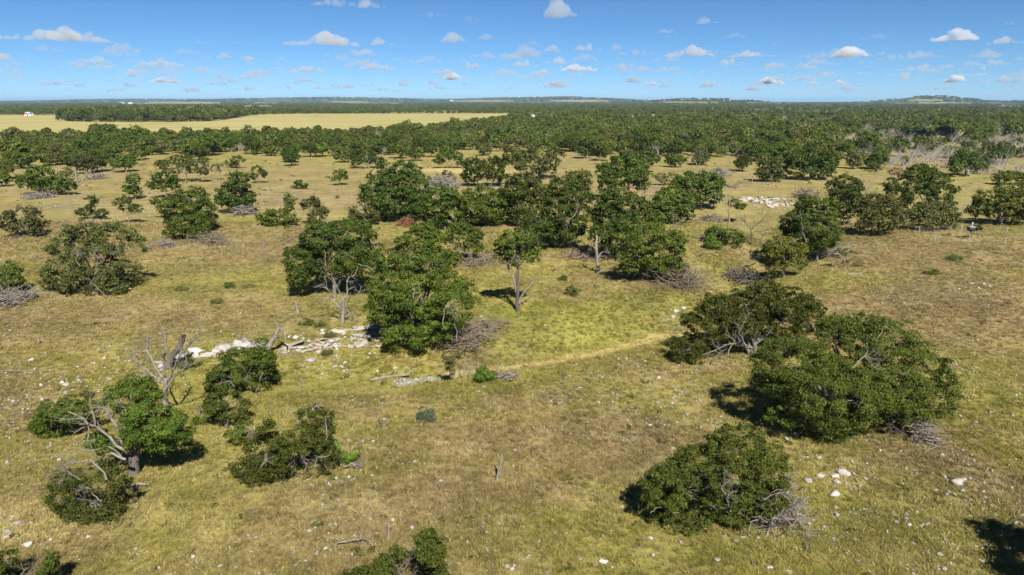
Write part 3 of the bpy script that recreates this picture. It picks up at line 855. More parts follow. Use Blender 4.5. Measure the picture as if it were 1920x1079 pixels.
dead_tree('dead_tree', 'bleached dead tree with upright bare limbs above the gnarled oak', (306, 772), [(308, 775), (309, 735), (311, 708)],
    [[(309, 735), (335, 698), (350, 688), (345, 665), (360, 640)], [(310, 708), (307, 670), (310, 640), (316, 615)], [(309, 712), (290, 685), (275, 655), (278, 655)], [(310, 715), (330, 680), (350, 650), (375, 628)], [(308, 750), (290, 745), (278, 740)], [(308, 720), (283, 700), (262, 685), (248, 655)], [(307, 740), (292, 720), (285, 705)]], .19, m='grey_wood', twigs=8, tl=1.0, seed=9, level=2)
stub('thick charred trunk leaning over the white rocks behind the bleached dead tree', (310, 690), (346, 628), .30, 'dark_wood', 5, 'charred_stump', twig=2)
dead_tree('leaning_dead_trunk', 'broken grey trunk leaning beside the stone ledge with spreading roots', (499, 664), [(499, 664), (508, 645), (518, 630), (524, 612)], [[(500, 662), (488, 648), (470, 640), (455, 636), (448, 628)], [(503, 662), (512, 672), (530, 676), (545, 676)], [(524, 612), (512, 602)], [(524, 616), (535, 625), (536, 645)]], .24, m='grey_wood', twigs=3, tl=.4, seed=14)
# the open slope on the left
live_tree('spreading_juniper', 'big round grey-green juniper with dead white twigs in its middle', (175, 545),
    [(168, 438, 44, 22), (140, 468, 42, 26), (210, 448, 42, 28), (192, 488, 48, 28, -.3), (122, 510, 36, 26), (222, 512, 34, 28), (160, 530, 48, 24, -.5), (205, 535, 34, 18, -.4), (105, 528, 24, 20)], 'cedar', cover=2.0, rad=.18, multi=4,
    snags=[S([(150, 500), (142, 488), (148, 478)], .06, 14, 1.0, 1.0), S([(182, 500), (184, 484), (176, 475)], .05, 8, .8, 1.0), S([(198, 555), (182, 540), (168, 525)], .05, 5, .8, 1.1)])
live_tree('umbrella_tree', 'flat spreading tree on a dark stem at the left, dead branches at its foot', (42, 446), [(45, 405, 34, 14), (18, 420, 22, 12), (72, 420, 20, 13), (45, 422, 30, 14)], 'cedar', rad=.14, snags=[S([(8, 440), (22, 448), (35, 440)], .05, 5, .8, .3), S([(60, 450), (70, 440), (85, 436)], .04, 5, .8, .6)])
live_tree('shrub_oak', 'oak shrub cut by the left edge above a long heap of grey brush', (6, 552), [(8, 512, 24, 16), (24, 525, 14, 12), (-15, 520, 30, 24), (15, 540, 20, 10)], 'oak', 'shrub', rad=.09, multi=2, snags=[S([(5, 550), (20, 540), (38, 545)], .05, 6, .7, .6)])
live_tree('dense_oak', 'dense dark oak standing behind a flat low shrub on the left slope', (366, 432), [(356, 372, 30, 14), (340, 396, 30, 20), (374, 396, 26, 22), (360, 412, 34, 16), (372, 362, 12, 8), (325, 410, 14, 10)], 'oak', rad=.15, snags=[S([(398, 428), (402, 415), (400, 404)], .05, 3, .5, .3)])
live_tree('flat_tree', 'little flat-topped tree touching the dense dark oak', (311, 410), [(304, 380, 18, 8), (318, 388, 12, 8)], 'cedar', rad=.07, leafm='oak')
live_tree('shrub_oak', 'flat low shrub with white stems in front of the dense dark oak', (350, 450), [(350, 424, 34, 15), (330, 436, 20, 10), (372, 436, 18, 10)], 'oak', 'shrub', rad=.06, multi=4, trunkm='grey_wood')
live_tree('leaning_oak', 'lush oak leaning over a heap of bare branches on the left slope', (452, 400), [(452, 342, 20, 16), (436, 366, 26, 18), (458, 372, 16, 18), (420, 378, 12, 8), (450, 390, 16, 10)], 'oak', rad=.14)
live_tree('two_tier_tree', 'little tree with a tuft above a flat lower tier of leaves', (172, 412), [(172, 376, 9, 7), (170, 387, 7, 8), (160, 398, 17, 6), (186, 399, 15, 6)], 'oak', rad=.08, snags=[])
live_tree('slender_tree', 'slender two-crowned tree on a white stem behind the round juniper', (243, 421), [(229, 382, 13, 9), (247, 392, 16, 7), (238, 374, 8, 5)], 'oak', rad=.07, trunkm='grey_wood')
live_tree('sapling', 'tiny dark sapling clump beside the round juniper', (271, 473), [(268, 452, 6, 8), (274, 456, 5, 6), (270, 462, 6, 6)], 'oak', 'sapling', rad=.05, multi=3, trunkm='grey_wood')
live_tree('small_tree', 'small upright tree left of the leaning flat-topped oaks on the slope', (254, 374), [(250, 338, 10, 9), (246, 355, 14, 8), (256, 362, 10, 6)], 'oak', rad=.08)
live_tree('flat_tree', 'flat-topped oak above fallen limbs on the left slope', (313, 372), [(308, 334, 20, 9), (298, 348, 18, 8), (325, 345, 14, 8)], 'oak', rad=.10, snags=[S([(290, 372), (302, 365), (330, 372)], .06, 4, .7, .5)])
live_tree('spreading_oak', 'broad thin oak with gaps of sky-lit turf below the left tree belt', (348, 342), [(345, 302, 28, 10), (328, 316, 22, 11), (365, 312, 22, 12), (380, 322, 10, 8)], 'cedar', rad=.12, snags=[])
live_tree('clump_oak', 'clump of low oaks on white stems at the left edge of the slope', (84, 366), [(74, 328, 20, 14), (52, 342, 18, 12), (100, 348, 22, 12), (122, 346, 16, 10), (80, 350, 18, 10)], 'oak', 'tree', rad=.12, multi=4, trunkm='grey_wood', cover=2.2)
live_tree('low_tree', 'low wind-bent tree with one raised tuft in the middle of the left slope', (524, 424), [(520, 400, 18, 8), (538, 412, 16, 8), (544, 376, 9, 9), (543, 388, 6, 8), (498, 408, 16, 7), (515, 415, 20, 8)], 'oak', rad=.09, multi=2)
live_tree('twin_crowned_tree', 'twin-crowned small tree with bare grey twigs below, right of the wind-bent one', (590, 424), [(580, 384, 15, 10), (598, 400, 14, 11), (588, 378, 8, 7), (590, 408, 12, 9)], 'oak', rad=.09, leafm='cedar', snags=[S([(586, 410), (580, 398), (576, 392)], .05, 5, .5, .6)])
live_tree('slender_tree', 'small slanting tree on two white stems beyond the middle of the slope', (637, 348), [(638, 326, 11, 7), (626, 335, 12, 4), (642, 333, 8, 5)], 'oak', rad=.08, trunkm='grey_wood', multi=2)
live_tree('shrub_oak', 'grey-green bush at the foot of the big double oak', (682, 422), [(680, 398, 22, 11), (668, 406, 14, 8), (696, 405, 14, 9)], 'cedar', 'shrub', rad=.07, multi=2)
# the row of lush oaks along the draw
live_tree('lush_oak', 'big many-domed oak with the red-brown brush at its foot', (738, 414), [(752, 322, 30, 14), (742, 342, 34, 18), (768, 345, 28, 18), (708, 368, 26, 18), (740, 374, 36, 22), (775, 378, 28, 20), (700, 358, 16, 12), (722, 395, 24, 14), (752, 398, 30, 14)], 'oak', rad=.24, multi=2, snags=[S([(712, 400), (698, 390), (685, 382)], .06, 5, .9, .3)])
live_tree('lush_oak', 'round oak with a dark leaning trunk joined to the many-domed oak', (836, 432), [(818, 368, 24, 16), (842, 372, 18, 14), (810, 392, 24, 18), (840, 396, 24, 20), (848, 415, 16, 12), (820, 412, 22, 12)], 'oak', rad=.18)
live_tree('lush_oak', 'rounded dome-shaped oak at the start of the oak row', (925, 424), [(900, 365, 26, 14), (885, 385, 20, 18), (905, 395, 32, 22), (932, 385, 20, 18), (920, 408, 24, 12), (890, 408, 18, 10)], 'oak', rad=.17, snags=[S([(918, 378), (930, 372), (940, 385)], .05, 1, .3, 1.0)])
live_tree('lush_oak', 'tall narrow oak with dark stems beside the dome-shaped oak', (962, 424), [(980, 345, 20, 14), (968, 362, 26, 18), (1000, 365, 20, 18), (978, 385, 30, 22), (1008, 392, 16, 18), (945, 375, 14, 14), (975, 408, 22, 12)], 'oak', rad=.17)
live_tree('lush_oak', 'low leafy oak joined to the tall narrow oak, behind the bare-limbed one', (1008, 470), [(1004, 420, 26, 16), (992, 440, 22, 16), (1022, 432, 16, 18), (1005, 456, 18, 10)], 'oak', rad=.14)
live_tree('lush_oak', 'upright oval oak with a pale twisted branch on its face', (1057, 466), [(1060, 352, 28, 14), (1045, 372, 22, 18), (1078, 368, 24, 20), (1090, 395, 20, 16), (1050, 400, 28, 20), (1070, 420, 26, 18), (1062, 440, 24, 14), (1040, 425, 16, 14)], 'oak', rad=.20, snags=[S([(1074, 408), (1082, 395), (1082, 384)], .08, 2, .4, 1.0), S([(1066, 420), (1062, 408), (1075, 412)], .06, 2, .4, 1.0)])
live_tree('olive_oak', 'large olive-coloured oak in the middle of the oak row', (1157, 490), [(1152, 372, 30, 18), (1178, 388, 34, 22), (1142, 410, 34, 22), (1185, 420, 40, 26), (1130, 440, 24, 16), (1165, 448, 40, 22), (1205, 410, 22, 18), (1128, 392, 16, 14)], 'cedar', rad=.20, cover=2.5, leafm='oak', multi=2)
live_tree('lush_oak', 'broad oak overhanging a deep shadow at the near end of the oak row', (1236, 532), [(1212, 448, 36, 22), (1242, 475, 38, 24), (1258, 505, 26, 16), (1190, 478, 28, 18), (1268, 452, 16, 16), (1225, 498, 34, 18), (1180, 500, 18, 10)], 'oak', rad=.22, snags=[S([(1225, 450), (1255, 440), (1265, 420), (1282, 416)], .06, 6, .8, -.6), S([(1262, 436), (1262, 420), (1264, 404)], .05, 5, .8, -.6), S([(1120, 512), (1160, 498), (1215, 492)], .06, 1, .4, .2)])
live_tree('lush_oak', 'bright crowned oak rising behind the olive-coloured oak', (1185, 378), [(1160, 312, 26, 14), (1182, 305, 20, 12), (1140, 325, 18, 14), (1188, 328, 24, 16), (1160, 335, 28, 14), (1202, 345, 14, 10), (1135, 348, 16, 10)], 'oak', rad=.18, snags=[S([(1190, 400), (1192, 370), (1200, 345)], .09, 6, .9, .2)])
live_tree('lush_oak', 'dark pointed oak left of the rock bank', (1262, 418), [(1258, 365, 18, 12), (1248, 382, 22, 16), (1272, 385, 22, 18), (1262, 402, 30, 14), (1236, 400, 14, 12)], 'oak', rad=.16, seed=77)
live_tree('lush_oak', 'dark oak shading a bare earth bank beside the white outcrop', (1312, 392), [(1300, 338, 26, 12), (1325, 342, 22, 14), (1290, 352, 20, 14), (1338, 345, 14, 12), (1312, 362, 30, 14), (1335, 368, 16, 12)], 'oak', rad=.18)
live_tree('spreading_juniper', 'small grey juniper behind the upright oval oak', (1086, 358), [(1078, 330, 18, 10), (1095, 332, 16, 10), (1086, 342, 22, 9)], 'cedar', rad=.09, multi=2)
live_tree('spreading_juniper', 'wide grey-green juniper in the clearing beyond the oak row', (1000, 336), [(985, 285, 22, 12), (1010, 290, 24, 13), (975, 305, 22, 14), (1000, 312, 30, 16), (1030, 302, 22, 12), (1040, 290, 18, 10), (1022, 322, 22, 9)], 'cedar', rad=.18, multi=3)
live_tree('spreading_juniper', 'grey-green tree with a pale dead trunk behind the dome-shaped oak', (895, 350), [(890, 310, 18, 12), (905, 322, 20, 12), (880, 330, 14, 14), (925, 312, 20, 12), (940, 300, 16, 9), (935, 330, 16, 10)], 'cedar', rad=.14, multi=3, leafm='live', snags=[S([(922, 348), (918, 335), (919, 328)], .08, 8, .9, .5), S([(955, 345), (952, 325), (958, 312)], .06, 9, .9, .3)])
# right of the draw
live_tree('dark_oak', 'dark upright oak with a bare reddish limb, nearest of the right-hand pair', (1532, 492), [(1528, 388, 26, 15), (1512, 405, 22, 20), (1544, 405, 22, 22), (1530, 425, 30, 24), (1545, 445, 22, 20), (1525, 455, 26, 18), (1556, 390, 12, 14), (1505, 430, 16, 20)], 'oak', rad=.17, snags=[S([(1512, 455), (1506, 430), (1500, 395)], .06, 1, .3, 1.0)])
live_tree('golden_oak', 'yellowing oak with white bare twigs on the draw bank', (1470, 522), [(1462, 462, 26, 14), (1486, 470, 22, 14), (1448, 475, 16, 12), (1475, 488, 28, 14), (1462, 502, 18, 10), (1490, 492, 16, 10)], 'oak', rad=.15, leafm='gold', seed=8, snags=[S([(1475, 468), (1478, 455), (1495, 450)], .05, 5, .7, .9), S([(1470, 470), (1462, 452), (1466, 440)], .05, 6, .7, .9)])
live_tree('golden_oak', 'tall yellow-tinged oak close against the dark upright oak', (1492, 480), [(1490, 412, 18, 14), (1480, 425, 14, 12), (1500, 430, 14, 14), (1488, 442, 18, 10)], 'oak', rad=.11, leafm='gold', seed=18)
live_tree('lush_oak', 'oak on two dark stems with an arching dead limb behind the rocks', (1588, 424), [(1588, 342, 18, 12), (1602, 352, 14, 12), (1580, 362, 20, 14), (1602, 378, 16, 16), (1584, 385, 20, 16), (1592, 402, 20, 10), (1562, 346, 12, 6)], 'oak', rad=.15, multi=2, trunkm='bark', snags=[S([(1575, 375), (1562, 352), (1548, 345)], .07, 2, .5, .4)])
live_tree('spreading_juniper', 'rounded olive-grey juniper casting its shadow to the left', (1656, 442), [(1640, 380, 26, 14), (1665, 385, 26, 16), (1632, 402, 24, 16), (1660, 412, 34, 18, -.3), (1685, 405, 18, 14), (1622, 420, 18, 10), (1648, 425, 28, 10, -.4)], 'cedar', rad=.15, multi=3)
live_tree('lush_oak', 'tall dark oak rising behind the rounded olive-grey juniper', (1735, 410), [(1725, 328, 24, 14), (1745, 340, 26, 16), (1712, 352, 24, 18), (1760, 358, 24, 16), (1728, 375, 30, 18), (1765, 380, 20, 12)], 'oak', rad=.20)
live_tree('spreading_juniper', 'flat spreading juniper below the tall dark oak', (1745, 432), [(1728, 400, 26, 12), (1755, 396, 28, 12), (1785, 400, 20, 10), (1745, 415, 34, 12, -.3), (1775, 415, 20, 10)], 'cedar', rad=.14, multi=3)
live_tree('spreading_oak', 'wide low oak at the right edge behind the feeder pen', (1880, 424), [(1865, 372, 30, 14), (1895, 362, 30, 16), (1850, 390, 24, 12), (1885, 392, 34, 16), (1918, 385, 28, 18), (1835, 396, 18, 9), (1900, 410, 24, 8)], 'oak', rad=.18, leafm='live', multi=3)
live_tree('sapling', 'tiny mop-headed tree standing alone on the right-hand turf', (1583, 504), [(1580, 472, 9, 6), (1588, 474, 8, 5)], 'oak', 'sapling', rad=.06, leafm='cedar', trunkm='grey_wood')
live_tree('green_bush', 'bright yellow-green bush on the draw bank below the leaning dead tree', (1340, 468), [(1338, 456, 12, 10), (1331, 460, 7, 7), (1346, 460, 7, 7)], 'oak', 'bush', rad=.03, leafm='fresh', multi=4)
live_tree('shrub_oak', 'dark oak shrub beside the bright yellow-green bush', (1365, 462), [(1342, 436, 16, 8), (1365, 440, 16, 10), (1382, 448, 10, 8), (1355, 448, 16, 8)], 'oak', 'shrub', rad=.07, multi=3)
live_tree('sapling', 'little flat-crowned tree on two dark stems below the white outcrop', (1379, 407), [(1376, 382, 9, 6), (1388, 388, 9, 5)], 'oak', 'sapling', rad=.06, multi=2)
live_tree('spreading_juniper', 'pale-branched juniper at the edge of the wood above the white outcrop', (1445, 342), [(1440, 308, 18, 10), (1455, 318, 18, 9), (1432, 325, 16, 8), (1450, 330, 18, 7)], 'cedar', rad=.12, multi=3)
live_tree('lush_oak', 'wide lush oak at the wood edge above the white outcrop', (1520, 338), [(1498, 300, 20, 12), (1522, 296, 22, 13), (1545, 306, 20, 13), (1490, 318, 20, 11), (1518, 318, 28, 13), (1548, 322, 16, 10)], 'oak', rad=.18, multi=2)
live_tree('oak_tree', 'rusty-leaved tree dying between green trees on the right', (1684, 348), [(1682, 322, 14, 7), (1672, 326, 9, 6), (1692, 326, 9, 6)], 'oak', rad=.10, leafm='rust', sparse=True, cover=1.5, snags=[S([(1684, 340), (1684, 310), (1686, 290)], .10, 9, 1.5, 0)])
live_tree('oak_tree', 'slim oak among tussocks between the olive-grey juniper and the rusty tree', (1672, 372), [(1672, 345, 10, 9), (1670, 358, 11, 8)], 'oak', rad=.09)
live_tree('oak_tree', 'round bright oak in the clearing left of the earth bank, on one dark stem', (1266, 314), [(1262, 297, 12, 7), (1270, 302, 12, 7), (1258, 303, 9, 6)], 'oak', rad=.11)
live_tree('oak_tree', 'dark round tree standing just beyond the bright crowned oak', (1216, 324), [(1212, 290, 12, 8), (1222, 298, 12, 9), (1210, 304, 12, 9)], 'oak', rad=.12)
live_tree('shrub_oak', 'low ragged shrubs strung out below the round bright oak', (1252, 348), [(1238, 333, 9, 6), (1250, 338, 12, 6), (1262, 334, 9, 7), (1276, 338, 8, 5)], 'oak', 'shrub', rad=.06, multi=3, leafm='cedar')
live_tree('oak_tree', 'ragged oak clump standing alone in the pale clearing', (838, 316), [(830, 294, 10, 6), (845, 292, 8, 7), (822, 302, 9, 5), (860, 296, 7, 9), (868, 308, 7, 5)], 'oak', rad=.10, multi=4)
live_tree('small_tree', 'small thin tree below the ragged oak clump in the clearing', (840, 346), [(838, 328, 7, 7), (848, 334, 6, 4)], 'oak', rad=.06, multi=2, leafm='live', trunkm='grey_wood')
live_tree('oak_tree', 'dark oak touching two bleached snags beyond the many-domed oak', (692, 316), [(678, 294, 18, 10), (700, 300, 16, 9), (668, 304, 12, 7), (712, 306, 12, 8)], 'oak', rad=.14, multi=3, leafm='live', snags=[S([(690, 322), (690, 300), (686, 284)], .12, 5, 1.4, .8), S([(704, 320), (708, 300), (714, 290)], .12, 6, 1.6, .8)])
live_tree('shrub_oak', 'small grey shrub in front of the two bleached snags', (706, 345), [(704, 326, 10, 7), (694, 332, 8, 5), (712, 334, 8, 6)], 'cedar', 'shrub', rad=.06, multi=2, leafm='live')
live_tree('oak_tree', 'round grey-green oak in the far clearing beyond the wide juniper', (908, 292), [(902, 278, 11, 6), (914, 276, 11, 7), (908, 284, 14, 5)], 'cedar', rad=.12, multi=2)
live_tree('oak_tree', 'round-crowned oak on a pale bare stem above the left slope', (446, 316), [(430, 306, 8, 5), (446, 300, 10, 6), (440, 311, 9, 4)], 'oak', rad=.08, trunkm='grey_wood')
live_tree('small_tree', 'small spindly tree with a forked white stem beside the broad thin oak', (406, 338), [(404, 314, 7, 5), (408, 322, 6, 4), (400, 318, 5, 4)], 'cedar', rad=.06, trunkm='grey_wood')
live_tree('oak_tree', 'upright oak with a dark trunk right of the spindly tree on the slope', (484, 344), [(482, 318, 10, 6), (490, 326, 9, 7), (478, 330, 9, 6)], 'live', rad=.08, multi=2, trunkm='grey_wood')
live_tree('small_tree', 'low flat bush on white stubs above the middle of the slope', (566, 354), [(562, 343, 10, 4), (572, 347, 7, 3), (560, 351, 12, 3)], 'oak', 'shrub', rad=.06, multi=3, trunkm='grey_wood')
live_tree('thin_shrub', 'small tree with a round tuft among white stubs beside the green weed', (852, 716), [(848, 668, 14, 12), (856, 682, 14, 14), (846, 690, 10, 10), (872, 676, 8, 6)], 'oak', 'small tree', rad=.07, multi=2, leafm='cedar', trunkm='grey_wood')
live_tree('green_bush', 'bright feathery green bush between weathered stubs on the near bank', (911, 716), [(910, 700, 13, 11), (902, 708, 9, 8), (919, 707, 8, 8)], 'oak', 'bush', rad=.02, leafm='fresh', multi=4)
live_tree('blue_shrub', 'small blue-green shrub alone on the near turf', (799, 789), [(800, 776, 11, 9), (793, 782, 8, 6), (806, 782, 7, 6)], 'oak', 'shrub', rad=.02, leafm='blue', multi=3)
live_tree('small_shrub', 'small upright shrub by fallen sticks on the grassy draw bank', (1076, 556), [(1078, 538, 7, 8), (1072, 545, 9, 7), (1084, 546, 6, 6)], 'oak', 'shrub', rad=.03, multi=3, sparse=True)
live_tree('weed', 'tiny dark weed beside the cradle of broken sticks on the draw bank', (1055, 525), [(1055, 522, 5, 4), (1058, 523, 4, 3)], 'oak', 'weed', rad=.015, multi=2)
for px, py, q, lab in ((575, 610, 1.6, 'yellow-green weeds above the stone ledge near the small stump'), (596, 612, 1.2, 'clump of low green weeds right beside the yellow-green weeds on the ledge'), (618, 632, 1.2, 'green weed tuft growing among the ledge stones under the forked dead tree'), (505, 692, .8, 'little green weed clump in the gravel below the leaning dead trunk'),
                        (490, 650, 1.8, 'leafy green growth at the foot of the leaning dead trunk'), (614, 665, .9, 'single green weed below the stone ledge'), (1610, 500, 1.2, 'green weed on the right-hand turf near the mop-headed tree'), (1745, 514, 1.4, 'low green weed patch on the dry right-hand turf'), (1788, 489, 1.5, 'pale green prickly weed on the far right turf'),
                        (345, 690, 1.6, 'green weed growing between the white rocks under the bleached tree'), (360, 684, 1.4, 'second green weed beside the one under the bleached tree'), (445, 668, 2.0, 'green weedy shrub rooted in the rock line left of the leaning trunk'), (375, 795, 1.8, 'low green shrublet at the foot of a mossy grey stump'), (160, 745, 1.1, 'small green weed in the rubble slope above the leafy shrub'),
                        (465, 540, 1.0, 'light green weed on the dry left slope'), (430, 540, 1.3, 'pale weed with sticks on the dry left slope'), (340, 545, .9, 'tiny light weed on the slope right of the round juniper'), (405, 568, .9, 'small low weed on the slope below the sticks')):
    q2 = q; q *= .8
    a = [(px, py - 4.5 * q, 7 * q, 4 * q), (px + 6 * q, py - 3 * q, 5 * q, 3 * q), (px - 5 * q, py - 3 * q, 4 * q, 3 * q)]
    live_tree('weed', lab, (px, py), a, 'oak', 'weed', rad=.015, multi=2, leafm='oak' if q > 1.0 else 'cedar', cover=1.1)
# off the right edge: only the rims of these crowns and their shadows reach the picture
def off_frame(lab, x, y, hgt, wid, seed):
    r = np.random.default_rng(seed)
    B = np.array([x, y, float(height(x, y))]); lob = random_lobes(r, hgt, wid, 'live')
    root = empty('live_oak', B, lab, 'tree')
    add('crown', crown('edge_oak_crown', lob, .20, 'live', r, 1.8, None, M['live']), root)
    add('trunk', limbs_mesh('edge_oak_trunk', lob, r, .22, M['bark'], multi=2), root)
off_frame('live oak just past the right edge, throwing a dark shadow on the corner turf', 26.6, 24.6, 5.6, 6.8, 5)
off_frame('live oak past the right edge, its shadow reaching the dry turf', 74.0, 82.0, 6.0, 8.0, 6)

# ------------------------------------------------------------------ dead wood standing
dead_tree('dead_tree', 'dead tree with a leaning fork beside the little flat-crowned tree', (1366, 424), [(1366, 424), (1367, 400), (1368, 380)], [[(1367, 402), (1360, 388), (1348, 372), (1338, 366)], [(1368, 385), (1368, 370), (1370, 358)], [(1366, 412), (1356, 410), (1350, 412)]], .14, twigs=5, tl=1.0, seed=31)
dead_tree('dead_tree', 'gnarled dark dead tree with drooping limbs on the draw bank', (1412, 462), [(1408, 464), (1410, 445), (1408, 430)], [[(1408, 432), (1420, 420), (1432, 408)], [(1408, 430), (1398, 418), (1395, 412)], [(1410, 436), (1430, 434), (1450, 438)], [(1410, 445), (1425, 450), (1430, 462)], [(1408, 440), (1398, 445), (1392, 468)]], .17, m='dark_wood', twigs=7, tl=1.2, seed=32, level=2)
stub('thin bare snag leaning from the rocks below the white outcrop', (1430, 402), (1434, 376), .09, 'grey_wood', 3, 'dead_snag', twig=5)
dead_tree('dead_tree', 'broken dead tree with a torn top in front of the olive-coloured oak', (1123, 512), [(1124, 512), (1119, 485), (1117, 460), (1118, 441)], [[(1118, 470), (1108, 455), (1103, 448)], [(1118, 458), (1125, 452), (1122, 445)], [(1119, 485), (1130, 472), (1142, 475)]], .20, m='grey_wood', twigs=3, tl=.7, seed=33)
dead_tree('dead_tree', 'bare grey tree between the bright crowned oak and the dark pointed oak', (1230, 372), [(1230, 380), (1230, 362), (1231, 350)], [[(1231, 358), (1224, 346), (1216, 338)], [(1231, 352), (1235, 340), (1240, 332)], [(1230, 362), (1240, 352), (1246, 342)], [(1230, 365), (1215, 355), (1204, 356)]], .16, twigs=6, tl=1.2, seed=34)
dead_tree('dead_tree', 'bare tree with a thick grey stem leaning beside the earth bank', (1316, 336), [(1318, 336), (1310, 318), (1302, 300)], [[(1308, 312), (1316, 300), (1312, 292)], [(1304, 304), (1296, 296), (1298, 288)], [(1312, 322), (1322, 318), (1326, 308)]], .17, twigs=5, tl=1.2, seed=35)
dead_tree('dead_tree', 'pair of spreading bare limbs at the wood edge right of the leaning grey stem', (1368, 314), [(1368, 314), (1368, 302), (1367, 292)], [[(1368, 304), (1358, 294), (1350, 286)], [(1368, 300), (1376, 290), (1384, 282)], [(1368, 296), (1366, 284), (1364, 278)], [(1368, 306), (1384, 300), (1394, 292)]], .16, twigs=8, tl=1.6, seed=36, level=2)
dead_tree('dead_tree', 'grey dead limbs forked low beside the two-stemmed oak on the right', (1626, 368), [(1620, 372), (1626, 360), (1630, 352)], [[(1626, 360), (1636, 342), (1644, 326)], [(1624, 362), (1620, 345), (1612, 338)], [(1628, 356), (1648, 344), (1660, 336)], [(1622, 368), (1608, 362), (1602, 358)]], .17, twigs=7, tl=1.6, seed=37, level=2)
dead_tree('dead_tree', 'white forked snag standing in front of the left tree belt', (646, 300), [(646, 302), (646, 288), (646, 282)], [[(646, 286), (640, 276), (637, 270)], [(646, 284), (651, 278), (652, 272)]], .22, twigs=3, tl=1.2, seed=38)
dead_tree('dead_tree', 'stump-like bleached dead tree with thick base on the left slope', (143, 342), [(144, 350), (142, 330), (141, 314)], [[(141, 322), (136, 330), (128, 332)], [(142, 335), (148, 340), (149, 350)]], .30, twigs=3, tl=1.0, seed=39)

STUBS = [((932, 901), (941, 850), .085, 'tallest dead stub on the open near turf, leaning and throwing a shadow', 'grey_wood'), ((727, 1010), (728, 980), .07, 'short pointed stub near the forked fallen branch', 'grey_wood'),
    ((559, 586), (552, 563), .16, 'grey leaning stump on the slope above the ledge', 'grey_wood'), ((566, 738), (563, 706), .05, 'thin crooked stick standing in the draw', 'grey_wood'), ((372, 778), (373, 762), .14, 'mossy knobbly stump beside the small round oak', 'dark_wood'),
    ((72, 645), (72, 634), .10, 'small stump alone on the left slope', 'grey_wood'), ((495, 463), (494, 447), .10, 'pale post-like stub in the middle of the left slope', 'grey_wood'), ((891, 485), (889, 476), .06, 'tiny stub right of the tree with the dead skirt', 'grey_wood'),
    ((869, 712), (872, 672), .06, 'pale upright stick nearest the round-tufted small tree', 'grey_wood'), ((880, 712), (884, 684), .08, 'leaning pale stub left of the feathery green bush', 'grey_wood'), ((896, 700), (897, 676), .06, 'short pale stick behind the feathery green bush', 'grey_wood'), ((932, 704), (934, 674), .06, 'tall thin stub right of the feathery green bush', 'grey_wood'), ((968, 710), (971, 692), .06, 'last weathered stub at the end of the stick tangle', 'grey_wood'), ((843, 712), (843, 690), .05, 'thin pale stem left of the round-tufted small tree', 'grey_wood'),
    ((1055, 722), (1056, 692), .03, 'thin dark twig standing on the stony turf', 'dark_wood'), ((505, 356), (505, 344), .10, 'white stub beyond the wind-bent tree', 'grey_wood'), ((527, 350), (527, 340), .10, 'white stub right of the one beyond the wind-bent tree', 'grey_wood'),
    ((564, 352), (558, 338), .10, 'slanting white stub at the low flat bush', 'grey_wood'), ((675, 355), (675, 333), .08, 'lone thin post-like stub left of the many-domed oak', 'grey_wood'), ((1409, 346), (1412, 326), .14, 'upright grey snag at the end of the big fallen dead branch', 'grey_wood'), ((605, 347), (604, 338), .10, 'short white stub left of the slanting small tree', 'grey_wood')]
for i, (b, t, rd, lab, mm) in enumerate(STUBS): stub(lab, b, t, rd, mm, 50 + i, twig=2 if i in (3,) else None)

log_thing('fallen_log', 'long grey log lying in the grass of the draw', 'log', [(695, 715), (730, 709), (768, 704, .25)], .17, lift=.7, seed=1)
log_thing('fallen_branch', 'bleached log lying alone on the right-hand turf', 'log', [(1590, 516), (1612, 515), (1621, 510, .3)], .13, seed=2, twigs=2)
log_thing('fallen_branch', 'big dark fallen limb arching over the turf above the white outcrop', 'fallen branch', [(1355, 346), (1378, 352, .2), (1390, 344, .9), (1408, 342, 1.0)], .17, 'dark_wood', seed=3, twigs=4)
log_thing('fallen_branch', 'smaller dark branch end beside the big fallen limb', 'fallen branch', [(1374, 349, .3), (1386, 340, 1.0), (1392, 341, .8)], .11, 'dark_wood', seed=4, twigs=3)
log_thing('fallen_branch', 'grey branch reaching in from the left edge', 'fallen branch', [(-30, 704), (12, 696, .25), (52, 697, .1)], .06, seed=5, twigs=3)
log_thing('fallen_branch', 'forked grey branch lying on the near turf, arched over the grass', 'fallen branch', [(627, 1030), (633, 1019, .3), (650, 1016, .35), (674, 1012, .45), (684, 1011, .3), (699, 1023)], .05, seed=6)
log_thing('fallen_branch', 'broken tip of the forked branch pointing uphill', 'fallen branch', [(676, 1012, .4), (675, 1000, .6), (670, 995, .6)], .035, seed=7)
log_thing('fallen_log', 'gnarled grey log at the foot of the split trunk', 'log', [(234, 912), (248, 913, .1), (262, 908, .15), (279, 912)], .10, seed=8, twigs=2)
log_thing('fallen_branch', 'thin pale branch in the grass by the gnarled log', 'fallen branch', [(285, 918), (318, 919), (334, 910, .2)], .025, seed=9)
log_thing('fallen_branch', 'curved grey stick near the sprawling shrub', 'fallen branch', [(136, 1003), (142, 998, .15), (158, 993)], .03, seed=10)
log_thing('fallen_log', 'grey log among sticks on the left slope', 'log', [(478, 478), (495, 474, .15), (510, 470)], .09, seed=11, twigs=4)
log_thing('fallen_log', 'dark log under the edge of the biggest live oak', 'log', [(1664, 792), (1684, 793), (1692, 792)], .10, 'grey_wood', seed=12)
log_thing('fallen_branch', 'dark leaning stick frame on the draw bank', 'fallen branch', [(1036, 512), (1041, 504, .6), (1060, 518)], .06, 'dark_wood', seed=13, twigs=3)
log_thing('fallen_branch', 'sticks lying before the small upright shrub on the bank', 'fallen branch', [(1046, 540), (1058, 546, .1), (1070, 552)], .06, 'grey_wood', seed=14, twigs=4)
